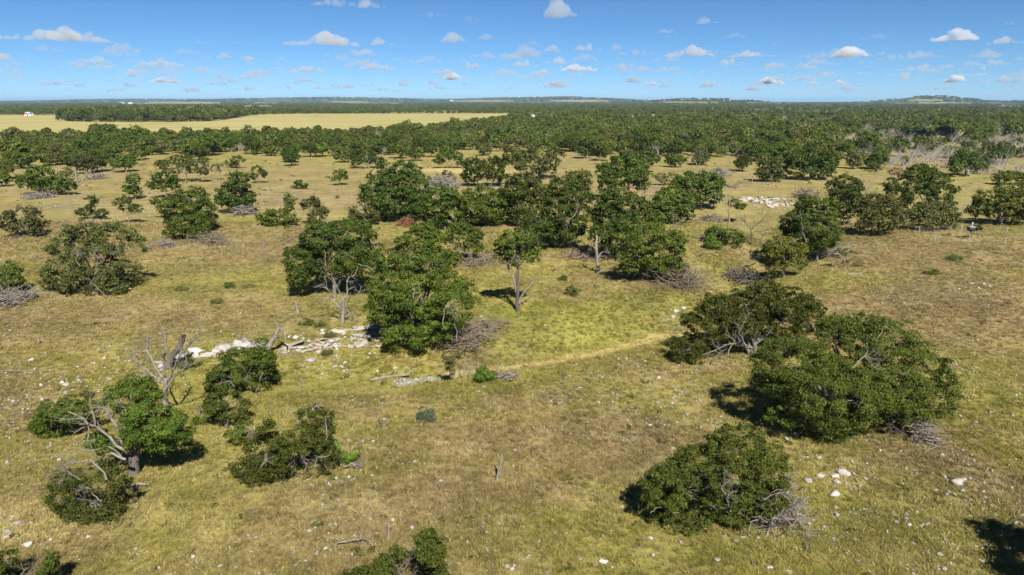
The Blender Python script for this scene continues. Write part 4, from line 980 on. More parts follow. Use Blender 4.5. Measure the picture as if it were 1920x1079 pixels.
log_thing('fallen_branch', 'broken sticks scattered on the dry left slope', 'fallen branch', [(420, 544), (440, 546, .1), (452, 542)], .06, 'grey_wood', seed=15, twigs=5)
log_thing('fallen_branch', 'thin pale stick pointing at the blue-green shrub', 'fallen branch', [(745, 786), (765, 785, .1), (784, 784)], .03, seed=16, twigs=2)
log_thing('fallen_branch', 'grey crooked twig below the tangle beside the oak shrub', 'fallen branch', [(1404, 1035), (1412, 1058, .1), (1420, 1068)], .03, seed=17, twigs=2)
log_thing('fallen_branch', 'bent grey branch end trailing from the dead tangle', 'fallen branch', [(1500, 1000), (1525, 1006, .15), (1550, 1018)], .035, seed=18, twigs=4)
log_thing('rotten_stump', 'rotten round stump lying on the turf left of the blue-green shrub', 'stump', [(712, 797), (718, 793, .1), (727, 795)], .20, 'dark_wood', lift=.5, seed=19)

brush_pile('grey tangle of dead branches spilling from the dense oak shrub', (1452, 985), 120, 130, 170, 'pale_twig', 1, thick=.018)
brush_pile('bleached brush heap under the right side of the biggest live oak', (1722, 825), 80, 62, 110, 'pale_twig', 2, thick=.018)
brush_pile('dark twiggy heap touching the biggest live oak above the bleached brush', (1690, 800), 70, 46, 90, 'twig', 3, thick=.014)
brush_pile('large brown brush tangle at the foot of the tallest lush oak', (868, 652), 104, 74, 190, 'twig', 4, thick=.022, big=5)
brush_pile('spread of grey fallen branches right of the brown brush tangle', (915, 622), 100, 34, 60, 'twig', 5, thick=.028, big=4)
brush_pile('twiggy dead brush under the broad oak at the near end of the row', (1275, 538), 110, 60, 220, 'twig', 6, thick=.022)
brush_pile('dark hollow heap of branches in the draw above the hollow live oak', (1392, 528), 90, 30, 120, 'dark_wood', 7, thick=.04)
brush_pile('grey brush heap at the foot of the dark upright oak', (1548, 480), 80, 42, 120, 'pale_twig', 8, thick=.035)
brush_pile('long low heap of grey brush at the left edge', (22, 568), 100, 28, 140, 'pale_twig', 9, thick=.03)
brush_pile('low brush beside the flat shrub on the left slope', (398, 456), 70, 24, 120, 'twig', 10, thick=.03)
brush_pile('bare branches heaped under the leaning lush oak', (456, 404), 50, 24, 70, 'pale_twig', 11, thick=.04)
brush_pile('flat litter of twigs under the small tree with the dead skirt', (895, 494), 90, 14, 100, 'twig', 12, thick=.03)
brush_pile('dark earth-brown brush under the oak that shades the bank', (1335, 402), 66, 22, 120, 'twig', 13, thick=.04)
brush_pile('rust-red pile of dead brush beneath the many-domed oak', (762, 424), 36, 22, 110, 'twig', 14, thick=.04)
brush_pile('arching grey mound of brush behind the many-domed oak', (828, 354), 64, 34, 120, 'pale_twig', 15, thick=.07, big=6)
brush_pile('tangle of weathered sticks right of the feathery green bush', (950, 712), 50, 26, 40, 'pale_twig', 16, thick=.025)
brush_pile('low scatter of branches under the bare-limbed oak row', (1100, 482), 90, 14, 70, 'twig', 17, thick=.04)
brush_pile('grey twigs on the turf behind the gnarled drooping dead tree', (1330, 452), 60, 14, 60, 'twig', 18, thick=.04)
brush_pile('pale sticks below the left cluster of low oaks', (70, 372), 70, 12, 60, 'pale_twig', 19, thick=.05)
brush_pile('heap of bleached limbs on the left slope beside the thick dead stump tree', (178, 336), 44, 16, 50, 'pale_twig', 20, thick=.06)
brush_pile('dark mound of tangled twigs on the bank behind the white outcrop', (1510, 372), 60, 26, 70, 'twig', 21, thick=.06)
brush_pile('grey brush below the clearing left of the pale-branched juniper', (1345, 330), 50, 18, 80, 'pale_twig', 22, thick=.06)
brush_pile('twigs round the white stems of the flat low shrub', (315, 462), 46, 16, 60, 'pale_twig', 23, thick=.03)
brush_pile('grey sticks under the twin-crowned small tree', (608, 424), 40, 12, 50, 'pale_twig', 24, thick=.04)
for o in [q for q in bpy.data.objects if q.parent and q.parent.get('label', '').startswith('rust-red')]:
    o.data.materials[0] = wood('rusty_twigs', (.15, .055, .022), (.26, .115, .05)) if 'rusty' not in M else M['rusty']
    M['rusty'] = o.data.materials[0]

# ==================================================================== THE WOODS
def in_poly(px, py, poly):
    px, py = np.asarray(px), np.asarray(py); c = np.zeros(px.shape, bool); n = len(poly)
    for i in range(n):
        x0, y0 = poly[i]; x1, y1 = poly[(i + 1) % n]
        k = ((y0 > py) != (y1 > py)); xi = (x1 - x0) * (py - y0) / ((y1 - y0) if y1 != y0 else 1e-9) + x0
        c ^= k & (px < xi)
    return c
BELT = [(-500, 263), (200, 263), (480, 263), (700, 256), (860, 243), (975, 226), (1000, 215), (2500, 215), (2500, 400), (1930, 352), (1860, 348), (1790, 345), (1740, 322), (1690, 332), (1640, 326), (1560, 328), (1440, 312), (1400, 298), (1240, 291), (1080, 288), (960, 276), (900, 281), (760, 292), (560, 297), (420, 288), (250, 292), (120, 312), (-20, 322), (-500, 335)]
SEMI = [(-500, 335), (-20, 322), (120, 312), (250, 292), (420, 288), (560, 297), (760, 292), (900, 278), (1080, 288), (1240, 291), (1400, 298), (1440, 312), (1500, 345), (1340, 318), (1100, 305), (880, 300), (740, 316), (560, 312), (430, 305), (230, 330), (30, 350), (-500, 372)]
OPENR = [(1790, 345), (1860, 348), (2500, 400), (2500, 440), (1930, 372), (1800, 372)]
STAND = [(108, 227.5), (180, 229.5), (330, 230), (405, 227.5), (440, 221.5), (480, 216), (420, 213), (300, 212), (150, 213)]
STAND_BACK = [(430, 214.8), (560, 213.8), (960, 212.6), (1000, 209), (430, 209)]
rf = np.random.default_rng(99)
def ring_points(d0, d1, space):
    """jittered points over the wedge in view (and a margin beside it)"""
    out = []
    d = d0
    while d < d1:
        s = space(d)
        hw = d * .86 + 20
        n = int(2 * hw / s)
        x = -hw + (np.arange(n) + rf.uniform(0, 1)) * s + rf.uniform(-.42, .42, n) * s
        out.append(np.stack([x, d + rf.uniform(-.45, .45, n) * s], -1)); d += s
    return np.concatenate(out)
def lump(x, y, s, seed):
    q = np.random.default_rng(seed); v = 0
    for k in range(5):
        a = q.uniform(0, 6.28); f = q.uniform(.6, 1.8) / s; v = v + np.sin((x * math.cos(a) + y * math.sin(a)) * f + q.uniform(0, 6.28) + 1.2 * np.sin((x * math.sin(a) - y * math.cos(a)) * f * .7))
    return v / 5
pts = []
A = ring_points(125, 640, lambda d: 5.4 + d * .0024)
px, py = project(A[:, 0], A[:, 1], height(A[:, 0], A[:, 1]))
inb = in_poly(px, py, BELT); ins = in_poly(px, py, SEMI); ino = in_poly(px, py, OPENR)
lu = lump(A[:, 0], A[:, 1], 16, 3)
inb &= ~in_poly(px, py - 7 - 9 * lump(A[:, 0], A[:, 1], 30, 44), SEMI)
keep = (inb & (rf.random(len(A)) < np.where(lu < np.where(px < 960, -.34, -.18), .16, .97))) | (ins & (rf.random(len(A)) < .13)) | (ino & (rf.random(len(A)) < .16))
A = A[keep]
px, py = px[keep], py[keep]
sz = np.clip(rf.normal(.84, .25, len(A)), .38, 1.5)
# share of bare grey trees: most on the right
gd = np.where((px > 1620 + 40 * np.sin(py * .2)) & (py > 252) & (py < 338), .82, np.where((px > 1440) & (py < 270), .42, .10)) + np.where((px > 1100) & (py < 235), .06, 0)
u = rf.random(len(A))
lv = lump(A[:, 0], A[:, 1], 38, 11)
st = np.where(u < gd, 'dead', np.where(rf.random(len(A)) < np.clip(.5 + .5 * lv, .12, .88), 'oak', np.where(rf.random(len(A)) < .5, 'cedar', 'live')))
st = np.where(ins[keep] & (st == 'dead') & (rf.random(len(A)) < .5), 'cedar', st)
order = np.argsort(np.hypot(A[:, 0], A[:, 1]) / sz + np.where((px < -40) | (px > 1960), 1e4, 0))
NEAR_N = 210
near, rest = order[:NEAR_N], order[NEAR_N:]
def place_words(x, y):
    if x < 960:
        a = ['under the barn', "under the tall stand's left end", "under the tall stand's middle", "under the tall stand's right end", 'behind the slanting small tree', 'behind the many-domed oak', 'above the pale clearing'][int(np.searchsorted([100, 230, 370, 500, 650, 790], x))]
        b = 'at the belt edge ' if y > 292 else 'in the belt '
    elif x < 1420:
        a = ['behind the wide juniper', 'behind the bright crowned oak', 'behind the round bright oak', 'behind the spreading bare limbs'][int(np.searchsorted([1080, 1190, 1310], x))]
        b = 'at the wood edge ' if y > 287 else 'in the wood '
    else:
        a = ['above the white outcrop', 'above the two-stemmed oak', 'behind the rusty tree', 'behind the tall dark oak', 'above the wide low oak', 'at the right edge'][int(np.searchsorted([1545, 1640, 1710, 1790, 1880], x))]
        b = 'at the thicket edge ' if y > 318 else 'in the thicket '
    return b + a
WHERE = [(lambda x, y: x < 480, 'in the belt of trees below the hay field, left part'), (lambda x, y: x < 960, 'in the belt of trees below the hay field, middle part'), (lambda x, y: x < 1420, 'at the near edge of the wood beyond the oak row'), (lambda x, y: True, 'in the grey and green thicket on the right')]
for i in near:
    x, y = A[i]; p = (px[i], py[i]); s = st[i]
    where = next(wv for f, wv in WHERE if f(*p))
    where = place_words(*p)
    look = {'oak': 'green oak', 'live': 'dark live oak', 'cedar': 'olive juniper', 'dead': 'bare grey tree'}[s]
    za, zb = sz[i] * rf.uniform(.82, 1.2), sz[i] * rf.uniform(.82, 1.22)
    look = ('tall ' if za > .95 else 'low ' if za < .7 else 'middling ') + ('broad ' if zb > za * 1.12 else 'narrow ' if zb < za * .88 else '') + look
    nm = {'oak': 'oak_tree', 'live': 'live_oak', 'cedar': 'juniper_tree', 'dead': 'bare_tree'}[s]
    kind_at(nm, look + ' ' + where, np.array([x, y, float(height(x, y))]), s, int(rf.integers(0, 30)), za, zb, rf.uniform(0, 6.28), 'trees ' + where)
def kinds_for(n, live=.93):
    return np.where(rf.random(n) < live, rf.integers(0, NLIVE, n), NLIVE + rf.integers(0, 3, n))
def pick(stl):
    o = np.empty(len(stl), int)
    for i, s in enumerate(stl): o[i] = {'oak': rf.integers(0, 4), 'live': 4 + rf.integers(0, 4), 'cedar': 8 + rf.integers(0, 3), 'dead': NLIVE + rf.integers(0, 3)}[s]
    return o
def put(name, P, S3, idx, label, cat='trees'):
    n = len(P); Zs = height(P[:, 0], P[:, 1])
    stuff(name, np.stack([P[:, 0], P[:, 1], Zs - .1], -1), S3, np.stack([np.zeros(n), np.zeros(n), rf.uniform(0, 6.28, n)], -1), idx, FARK, label, cat)
# 1: the rest of the near wood
P1 = A[rest]; s1 = sz[rest]
put('woodland', P1, np.stack([s1 * 1.05, s1 * 1.05, s1 * rf.uniform(.85, 1.2, len(s1))], -1), pick(st[rest]), 'dense mixed wood of green oaks and grey bare trees')
# 2: stand of taller trees in the hay field, and the line behind it
B_ = ring_points(560, 1250, lambda d: 7.5)
bx, by = project(B_[:, 0], B_[:, 1], 0)
k1, k2 = in_poly(bx, by, STAND), in_poly(bx, by, STAND_BACK)
k = (k1 & (rf.random(len(B_)) < .5)) | (k2 & (rf.random(len(B_)) < .9))
B_ = B_[k]; s2 = np.where(k1[k], rf.uniform(.8, 2.3, k.sum()), rf.uniform(.9, 1.6, k.sum()))
# the largest of the stand are counted one by one
front = np.argsort(B_[:, 1] - s2 * 90 + np.where(k1[k], 0, 1e4))[:44]
for i in front:
    x, y = B_[i]; q = 'oak' if rf.random() < .7 else 'live'
    bpx = project(x, y, 0)[0]
    kind_at('oak_tree', ('tallest' if s2[i] > 1.9 else 'tall' if s2[i] > 1.4 else 'lower') + ' oak ' + ('at the left end' if bpx < 160 else 'in the left half' if bpx < 240 else 'in the middle' if bpx < 310 else 'in the right half' if bpx < 380 else 'at the right end') + ' of the stand in the hay field', np.array([x, y, float(height(x, y))]), q, int(rf.integers(0, 30)), s2[i], s2[i] * .95, rf.uniform(0, 6.28), 'tall oaks standing in the hay field')
m_ = np.ones(len(B_), bool); m_[front] = False
B2, s2 = B_[m_], s2[m_]
put('hay_field_trees', B2, np.stack([s2, s2, s2 * rf.uniform(.85, 1.2, len(s2))], -1), kinds_for(len(B2), .97), 'line of trees along the far side of the hay field')
# 3: woods running to the horizon
C1 = ring_points(640, 2300, lambda d: max(7.5, d * .0085))
C2 = ring_points(2300, 13000, lambda d: d * .0090)
C = np.concatenate([C1, C2])
cx, cy = project(C[:, 0], C[:, 1], height(C[:, 0], C[:, 1]))
ok = ~in_poly(cx, cy, HAY) & ~in_poly(cx, cy, STAND) & (cx > -160) & (cx < 2080)
for (x0, x1, y0, y1, _m) in FAR_FIELDS: ok &= ~((cx > x0) & (cx < x1) & (cy > y0 - .2) & (cy < y1 + 1.0))
cl = lump(C[:, 0], C[:, 1], 70, 5)
cl2 = lump(C[:, 0], C[:, 1], 260, 15)
ok &= rf.random(len(C)) < np.where((cl < -.13) | (cl2 < -.42), .10, .95)
# open pasture with few trees on the far left horizon and on the two hills
ok &= ~((cx > 1190) & (cx < 1400) & (cy < 190) & (rf.random(len(C)) < .45))
C = C[ok]; cx, cy = cx[ok], cy[ok]
dd = np.hypot(C[:, 0], C[:, 1])
s3 = np.clip(rf.lognormal(-.05, .28, len(C)), .45, 1.7) * np.maximum(1, dd / 1500)
greyp = np.where((cx > 1250) & (cy > 192), .20 + .55 * (lump(C[:, 0], C[:, 1], 160, 8) > .05) * (cx > 1400), .05)
idx = np.where(rf.random(len(C)) < greyp, NLIVE + rf.integers(0, 3, len(C)), rf.integers(0, NLIVE, len(C)))
put('far_woods', C, np.stack([s3, s3, np.minimum(s3, 1.5) * rf.uniform(.8, 1.15, len(C))], -1), idx, 'endless dark green woods running to the horizon')

# ==================================================================== STONES
rr = np.random.default_rng(5)
ROCKS = [rock_mesh('stone', rr, 2, M['rock'], .6) for _ in range(7)]
SMALLR = [rock_mesh('pebble', rr, 1, M['pebble'], .4, .1) for _ in range(5)]
def rock(label, px, py, wpx, hpx=None, group=None, seed=0, mesh=None, name='limestone_rock', depth=.7, sub=3):
    r = np.random.default_rng(int(px * 3 + py * 7) + seed)
    B = at(px, py); t = math.hypot(B[1], CAM_H) * .98
    wx = wpx / FPX * t / 2; hz = (hpx or wpx * .6) / FPX * t / 2
    me = mesh or rock_mesh('limestone', r, sub, M['rock'], .6)
    o = add(name, me, None, (B[0], B[1], B[2] + hz * .35), (r.normal(0, .12), r.normal(0, .12), r.uniform(-.5, .5) if mesh is None else r.uniform(0, 6.28)), (wx, wx * depth, hz))
    return tag(o, label, 'rock', group)
for px, py, wp, lab in ((1537, 861, 13, 'small pointed white boulder above the boulder cluster'), (1537, 896, 18, 'tall blocky white boulder in the near cluster'), (1515, 904, 20, 'flat pale boulder at the left of the near cluster'), (1566, 895, 19, 'rounded white boulder in the middle of the near cluster'),
        (1582, 890, 24, 'long tilted white boulder at the right of the near cluster'), (1570, 906, 17, 'low white boulder just under the middle one of the cluster'), (1566, 929, 21, 'flat white boulder lying below the near cluster'), (1796, 908, 28, 'long flat slab on the bare right-hand turf'), (1805, 902, 16, 'thin slab touching the long flat slab'),
        (1130, 1055, 18, 'white block at the bottom edge, left of the oak shrub'), (1441, 1066, 14, 'flat white stone at the bottom edge below the twigs'), (1480, 1076, 16, 'white stone at the bottom edge right of the twigs'), (953, 1063, 11, 'white stone right of the pointed oak shrub'), (1234, 710, 11, 'upright white stone near the hollow live oak'), (988, 647, 9, 'white stone in the long grass of the draw'),
        (1493, 1030, 12, 'white stone half under the grey tangle'), (1219, 1011, 12, 'white stone left of the dense oak shrub'), (1782, 864, 9, 'small round stone on the turf above the long slab'), (1623, 899, 10, 'upright stone right of the near cluster'), (1678, 968, 9, 'lone pale stone in the lower right turf'), (188, 882, 9, 'pale stone left of the split trunk'), (255, 953, 10, 'pale stone on the turf right of the sprawling shrub'),
        (52, 1025, 22, 'long pale stone above the corner shrub'), (12, 1000, 18, 'pale bank stone at the left edge'), (35, 982, 16, 'pale bank stone just right of the edge one'), (10, 1010, 14, 'small bank stone under the left edge one'), (165, 1008, 9, 'white stone below the sprawling shrub')):
    rock(lab, px, py, wp)

# rock line along the draw: white blocks from the rubble slope to the tallest oak
LINE = [(245, 703), (300, 690), (350, 672), (400, 662), (450, 648), (490, 646)]
def along(poly, u):
    poly = np.array(poly, float); s = np.r_[0, np.cumsum(np.hypot(*np.diff(poly, axis=0).T))]; q = u * s[-1]
    return np.interp(q, s, poly[:, 0]), np.interp(q, s, poly[:, 1])
g_ = 'white blocks of the rock line along the draw'
for i in range(46):
    u = rr.random() ** .8; x, y = along(LINE, u)
    wp = float(np.clip(rr.lognormal(2.35, .45), 6, 27)) * (.6 + .5 * u)
    rock(('small', 'middling', 'large')[int(np.searchsorted([9, 14], wp))] + ' white block in the rock line, ' + ('at its left end', 'left of the charred trunk', 'under the charred trunk', 'between the two leaning trunks', 'next to the leaning dead trunk')[min(4, int(u * 5))], x + rr.normal(0, 8), y + rr.normal(0, 3.5), wp, wp * rr.uniform(.5, .75), g_, i)
for i, (x, y, wp) in enumerate([(365, 661, 30), (388, 668, 26), (418, 655, 34), (330, 677, 28), (300, 682, 22), (455, 650, 26), (470, 652, 22), (345, 668, 22)]):
    rock(['widest pale slab in the rock line', 'pale block under the widest slab of the rock line', 'long pale slab near the upper end of the rock line', 'big pale block below the charred trunk', 'pale block left of the charred trunk', 'pale block at the upper end of the rock line', 'last pale block before the leaning dead trunk', 'square pale block just right of the charred trunk'][i], x, y, wp, wp * .48, None, i + 90)
# rubble slope on the left
g_ = 'white stones strewn over the left rubble slope'
cent = [(175, 690, 18, 6), (135, 730, 22, 9), (115, 718, 10, 4), (200, 695, 14, 5), (85, 745, 16, 8), (70, 680, 50, 18), (30, 755, 20, 12), (150, 715, 26, 8), (220, 670, 30, 8)]
for i in range(70):
    c = cent[int(rr.integers(0, len(cent)))]; wp = float(np.clip(rr.lognormal(1.85, .4), 4.5, 13))
    rock(('tiny', 'small', 'larger')[int(np.searchsorted([5.6, 7.6], wp))] + ' white stone on the left rubble slope, ' + ('near the bleached tree', 'above the leafy shrub', 'in the lower middle of the slope', 'beside the weed in the rubble', 'far left of the slope', 'high on the slope', 'lowest by the left edge', 'in the middle of the slope', 'at the top of the slope')[cent.index(c)], c[0] + rr.normal(0, c[2]), c[1] + rr.normal(0, c[3]), wp, wp * .62, g_, i, ROCKS[i % 7])
# the banded ledge
def ledge(name, label, base, rows, m, seed, piece):
    r = np.random.default_rng(seed); B = at(*base)
    root = empty(name, B, label, 'rock ledge')
    for (x0, y0, x1, y1, n, hp) in rows:
        n = int(n * 2.2)
        for k in range(n):
            u = (k + .5 + r.uniform(-.2, .2)) / n
            px, py = x0 + u * (x1 - x0), y0 + u * (y1 - y0) + r.normal(0, 1.4)
            Q = at(px, py); t = math.hypot(Q[1], CAM_H)
            wx = (math.hypot(x1 - x0, y1 - y0) / n) / FPX * t * (r.uniform(.4, 1.1) if r.random() < .65 else r.uniform(1.2, 2.4)); hz = hp / FPX * t * r.uniform(.16, .36)
            me = rock_mesh(piece, r, 3, M[m if r.random() < .55 else 'rock'], .95, .24)
            add(piece, me, root, tuple(Q - B + np.array([0, 0, hz * .5])), (r.normal(0, .14), r.normal(0, .14), r.normal(0, .5)), (wx, wx * r.uniform(.5, .9), hz))
    return root
ledge('stone_ledge', 'banded cream limestone ledge right of the leaning dead trunk', (580, 655), [(528, 662, 690, 646, 9, 9), (522, 655, 640, 648, 8, 10), (535, 648, 690, 632, 9, 7), (600, 628, 700, 614, 8, 9), (640, 622, 715, 612, 7, 11)], 'cream', 3, 'slab')
ledge('stone_bank', 'broken cream bank of rock beside the tallest oak', (700, 646), [(672, 630, 718, 622, 4, 11), (676, 640, 722, 636, 4, 10), (690, 652, 726, 650, 3, 9)], 'cream', 8, 'slab')
ledge('stone_outcrop', 'large white limestone outcrop on the slope beyond the draw', (1435, 388), [(1388, 376, 1445, 380, 6, 11), (1395, 371, 1470, 378, 7, 10), (1410, 388, 1425, 388, 2, 9), (1438, 386, 1484, 386, 5, 13), (1440, 378, 1488, 376, 5, 8), (1376, 384, 1395, 386, 3, 8), (1425, 382, 1450, 390, 3, 12)], 'cream', 4, 'slab')
ledge('stone_bank', 'pale bank of rock under the oak at the left of the outcrop', (1294, 402), [(1288, 392, 1300, 402, 4, 12), (1290, 400, 1304, 404, 3, 9), (1318, 388, 1350, 372, 5, 7), (1360, 376, 1380, 386, 4, 7)], 'cream', 6, 'slab')
g_ = 'loose blocks round the stone ledge'
cl_ = [(700, 625, 22, 10), (660, 632, 26, 8), (600, 672, 50, 12), (690, 660, 30, 10), (640, 690, 40, 8), (560, 630, 40, 8), (540, 690, 30, 8), (590, 655, 40, 8)]
for i in range(60):
    c = cl_[int(rr.integers(0, len(cl_)))]; wp = float(np.clip(rr.lognormal(1.95, .45), 4.5, 16))
    rock(('tiny', 'small', 'larger')[int(np.searchsorted([6, 8.5], wp))] + ' loose pale stone ' + ('beside the broken bank', 'above the banded ledge', 'below the banded ledge', 'at the right end of the ledge', 'in the draw under the ledge', 'behind the leaning dead trunk', 'left below the ledge', 'on the banded ledge')[cl_.index(c)], c[0] + rr.normal(0, c[2]), c[1] + rr.normal(0, c[3] * .7), wp, wp * .62, g_, i, ROCKS[i % 7])
for px, py, wp, lab in ((582, 677, 20, 'flat grey slab below the ledge'), (630, 668, 9, 'grey stone right of the single green weed'), (740, 690, 10, 'pale stone at the edge of the gravel bed')):
    rock(lab, px, py, wp, wp * .45)
for px, py, wp, lab in ((1268, 585, 14, 'pale stone on the track above the hollow live oak'), (1282, 580, 12, 'pale stone at the upper end of the track'), (1262, 596, 12, 'pale stone lower on the track beside the live oak'), (1252, 602, 9, 'lowest pale stone of the track')):
    rock(lab, px, py, wp)
for px, py, wp in ((1822, 533, 10), (1845, 534, 9), (1868, 533, 8), (1855, 538, 7), (1810, 540, 8), (1798, 543, 8), (1835, 541, 7), (1880, 535, 7)):
    rock('white stone in the small scatter on the dry turf far right', px, py, wp, wp * .5, 'stones of the far right scatter', 0, ROCKS[int(px) % 7])

# gravel nobody could count: pebbles over all the near turf
def gravel():
    xs_, ys_ = [], []
    n = 210000
    d = 24 + 150 * rr.random(n) ** 1.35; x = (rr.random(n) * 2 - 1) * (d * .86 + 6)
    l = lump(x, d, 7, 17) + .8 * lump(x, d, 2.2, 18) + .5 * lump(x, d, .9, 19)
    px, py = project(x, d, 0)
    dens = np.clip(.12 + .45 * l, .03, 1) * .50
    for cx, cy, rx, ry, a in ((1150, 760, 220, 90, .9), (1750, 680, 140, 90, .6), (1700, 560, 200, 40, .6), (1120, 980, 240, 120, .55), (1560, 1010, 200, 90, .6), (1650, 880, 160, 40, .5), (120, 720, 120, 45, 1.0), (130, 800, 130, 40, .6), (250, 590, 70, 18, 1.0), (760, 680, 60, 12, 1.0), (650, 670, 120, 30, .8), (700, 700, 60, 10, .7), (800, 745, 80, 20, .7), (1000, 665, 120, 14, .7), (500, 900, 150, 50, .3), (640, 1000, 160, 70, .4), (1690, 480, 60, 20, .7), (120, 385, 90, 20, .6), (1000, 540, 60, 30, .6), (1270, 590, 24, 16, 1), (30, 990, 50, 30, .9)):
        dens = np.maximum(dens, a * np.exp(-((px - cx) / rx) ** 2 - ((py - cy) / ry) ** 2) * np.clip(.42 + .75 * l, .06, 1) * .95)
    k = rr.random(n) < dens
    x, d = x[k], d[k]; m = len(x)
    s = np.clip(rr.lognormal(-2.84, .48, m), .035, .19) * np.clip(.8 + d / 260, 1, 1.5)
    # the pale bed under the tallest oak is packed close
    u = rr.random(800); bx = 742 + 100 * u + rr.normal(0, 6, 800); by = 684 - 8 * u + rr.normal(0, 2.4, 800)
    Q = np.array([flat(a, b) for a, b in zip(bx, by)])
    x = np.r_[x, Q[:, 0]]; d = np.r_[d, Q[:, 1]]; s = np.r_[s, np.clip(rr.lognormal(-2.6, .4, 800), .04, .18)]; m = len(x)
    z = height(x, d)
    stuff('gravel', np.stack([x, d, z + s * .25 + .035], -1), np.stack([s, s * rr.uniform(.6, 1, m), s * rr.uniform(.5, .9, m)], -1), np.stack([rr.normal(0, .2, m), rr.normal(0, .2, m), rr.uniform(0, 6.28, m)], -1), rr.integers(0, 5, m), SMALLR, 'white limestone pebbles strewn over the turf', 'gravel')
gravel()

# ------------------------------------------------------------------ grass
def tuft(r, n, h, spread, w):
    V, F = [], []
    for i in range(n):
        a = r.uniform(0, 6.28); q = r.uniform(0, spread); b = np.array([q * math.cos(a), q * math.sin(a), -.02])
        lean = np.array([r.normal(0, .5), r.normal(0, .5), 1.0]); hh = h * r.uniform(.5, 1.2)
        s = np.array([math.cos(a + 1.57), math.sin(a + 1.57), 0]) * w
        mid = b + lean * hh * .55; tip = b + lean * hh * [1.35, 1.35, .95]
        k = len(V); V += [b - s, b + s, mid + s * .8, mid - s * .8, tip + s * .15, tip - s * .15]; F += [(k, k + 1, k + 2, k + 3), (k + 3, k + 2, k + 4, k + 5)]
    return make_mesh('tuft', np.array(V), np.array(F), M['tuft'])
TUFTS = [tuft(rr, 26, .13, .16, .011), tuft(rr, 30, .18, .20, .012), tuft(rr, 22, .22, .14, .012), tuft(rr, 34, .08, .24, .014), tuft(rr, 24, .34, .16, .012)]
def grass():
    n = 230000
    d = 23 + 105 * rr.random(n) ** 1.55; x = (rr.random(n) * 2 - 1) * (d * .84 + 4)
    l = lump(x, d, 3.2, 27) + .6 * lump(x, d, 1.1, 28)
    k = rr.random(n) < np.clip(.62 + .45 * l, .12, 1)
    x, d, l = x[k], d[k], l[k]; m = len(x)
    big = lump(x, d, 9, 31)
    idx = np.where(rr.random(m) < np.clip(.10 + .35 * big, .02, .5), np.where(rr.random(m) < .75, 2, 4), rr.choice([0, 1, 3], m))
    s = rr.uniform(.7, 1.5, m) * np.clip(.85 + d / 200, 1, 1.4)
    stuff('grass', np.stack([x, d, height(x, d)], -1), np.stack([s, s, s * rr.uniform(.8, 1.2, m)], -1), np.stack([np.zeros(m), np.zeros(m), rr.uniform(0, 6.28, m)], -1), idx, TUFTS, 'short tufted pasture grass, green and dry', 'grass')
grass()
def undergrowth():
    LOW = [crown('low_weed', [(0, 0, .5, 1, 1, .5), (.7, .3, .4, .7, .7, .4)], .30, 'sparse', rr, 1.4, .4, M[q]) for q in ('oak', 'cedar', 'live', 'fresh')]
    n = 6500; d = 26 + 260 * rr.random(n) ** 1.2; x = (rr.random(n) * 2 - 1) * (d * .84 + 4)
    k = rr.random(n) < np.clip(.25 + .5 * lump(x, d, 18, 61) + .3 * lump(x, d, 5, 62), .03, .9); x, d = x[k], d[k]; m = len(x)
    s = np.clip(rr.lognormal(-1.95, .5, m), .07, .55) * np.clip(d / 110, .8, 1.7)
    stuff('low_weeds', np.stack([x, d, height(x, d)], -1), np.stack([s, s, s * rr.uniform(.6, 1.2, m)], -1), np.stack([np.zeros(m), np.zeros(m), rr.uniform(0, 6.28, m)], -1), rr.choice(4, m, p=[.3, .4, .25, .05]), LOW, 'scattered low weeds and seedlings in the pasture', 'weeds')
    ST = []
    for i in range(4):
        T = Tubes(); branchy(T, rr, np.array([-.5, 0, .04]), np.array([1, rr.normal(0, .2), .03]), 1.0, .035, 1, .6, 0)
        me = T.mesh('stick', M['grey_wood']); ST.append(me)
    n = 1700; d = 26 + 230 * rr.random(n) ** 1.1; x = (rr.random(n) * 2 - 1) * (d * .84 + 4); s = rr.uniform(.4, 1.8, n) * np.clip(d / 120, .6, 1.3)
    k = rr.random(n) < np.clip(.3 + .6 * lump(x, d, 22, 63), .05, 1); x, d, s = x[k], d[k], s[k]; n = len(x)
    stuff('fallen_sticks', np.stack([x, d, height(x, d) + .03], -1), np.stack([s] * 3, -1), np.stack([np.zeros(n), np.zeros(n), rr.uniform(0, 6.28, n)], -1), rr.integers(0, 4, n), ST, 'grey sticks littering the turf', 'sticks')
undergrowth()

# ==================================================================== SMALL BUILT THINGS
def boxes(name, m, items, parent=None, loc=(0, 0, 0), rot=0):
    V, F = [], []
    for (x0, x1, y0, y1, z0, z1) in items:
        k = len(V); V += [(x, y, z) for z in (z0, z1) for x, y in ((x0, y0), (x1, y0), (x1, y1), (x0, y1))]
        F += [(k, k + 3, k + 2, k + 1), (k + 4, k + 5, k + 6, k + 7)] + [(k + i, k + (i + 1) % 4, k + 4 + (i + 1) % 4, k + 4 + i) for i in range(4)]
    return add(name, make_mesh(name, np.array(V, float), np.array(F), M[m]), parent, loc, (0, 0, rot))
def gable(name, m, L, W, h0, h1, parent, over=.4, th=.18):
    V, F = [], []
    for s in (-1, 1):
        a = np.array([[-L / 2 - over, s * (W / 2 + over), h0 - (h1 - h0) * over / (W / 2)], [L / 2 + over, s * (W / 2 + over), h0 - (h1 - h0) * over / (W / 2)], [L / 2 + over, 0, h1], [-L / 2 - over, 0, h1]])
        k = len(V); V += list(a) + list(a + [0, 0, th])
        F += [(k, k + 1, k + 2, k + 3), (k + 4, k + 5, k + 6, k + 7)] + [(k + i, k + (i + 1) % 4, k + 4 + (i + 1) % 4, k + 4 + i) for i in range(4)]
    return add(name, make_mesh(name, np.array(V), np.array(F), M[m]), parent)
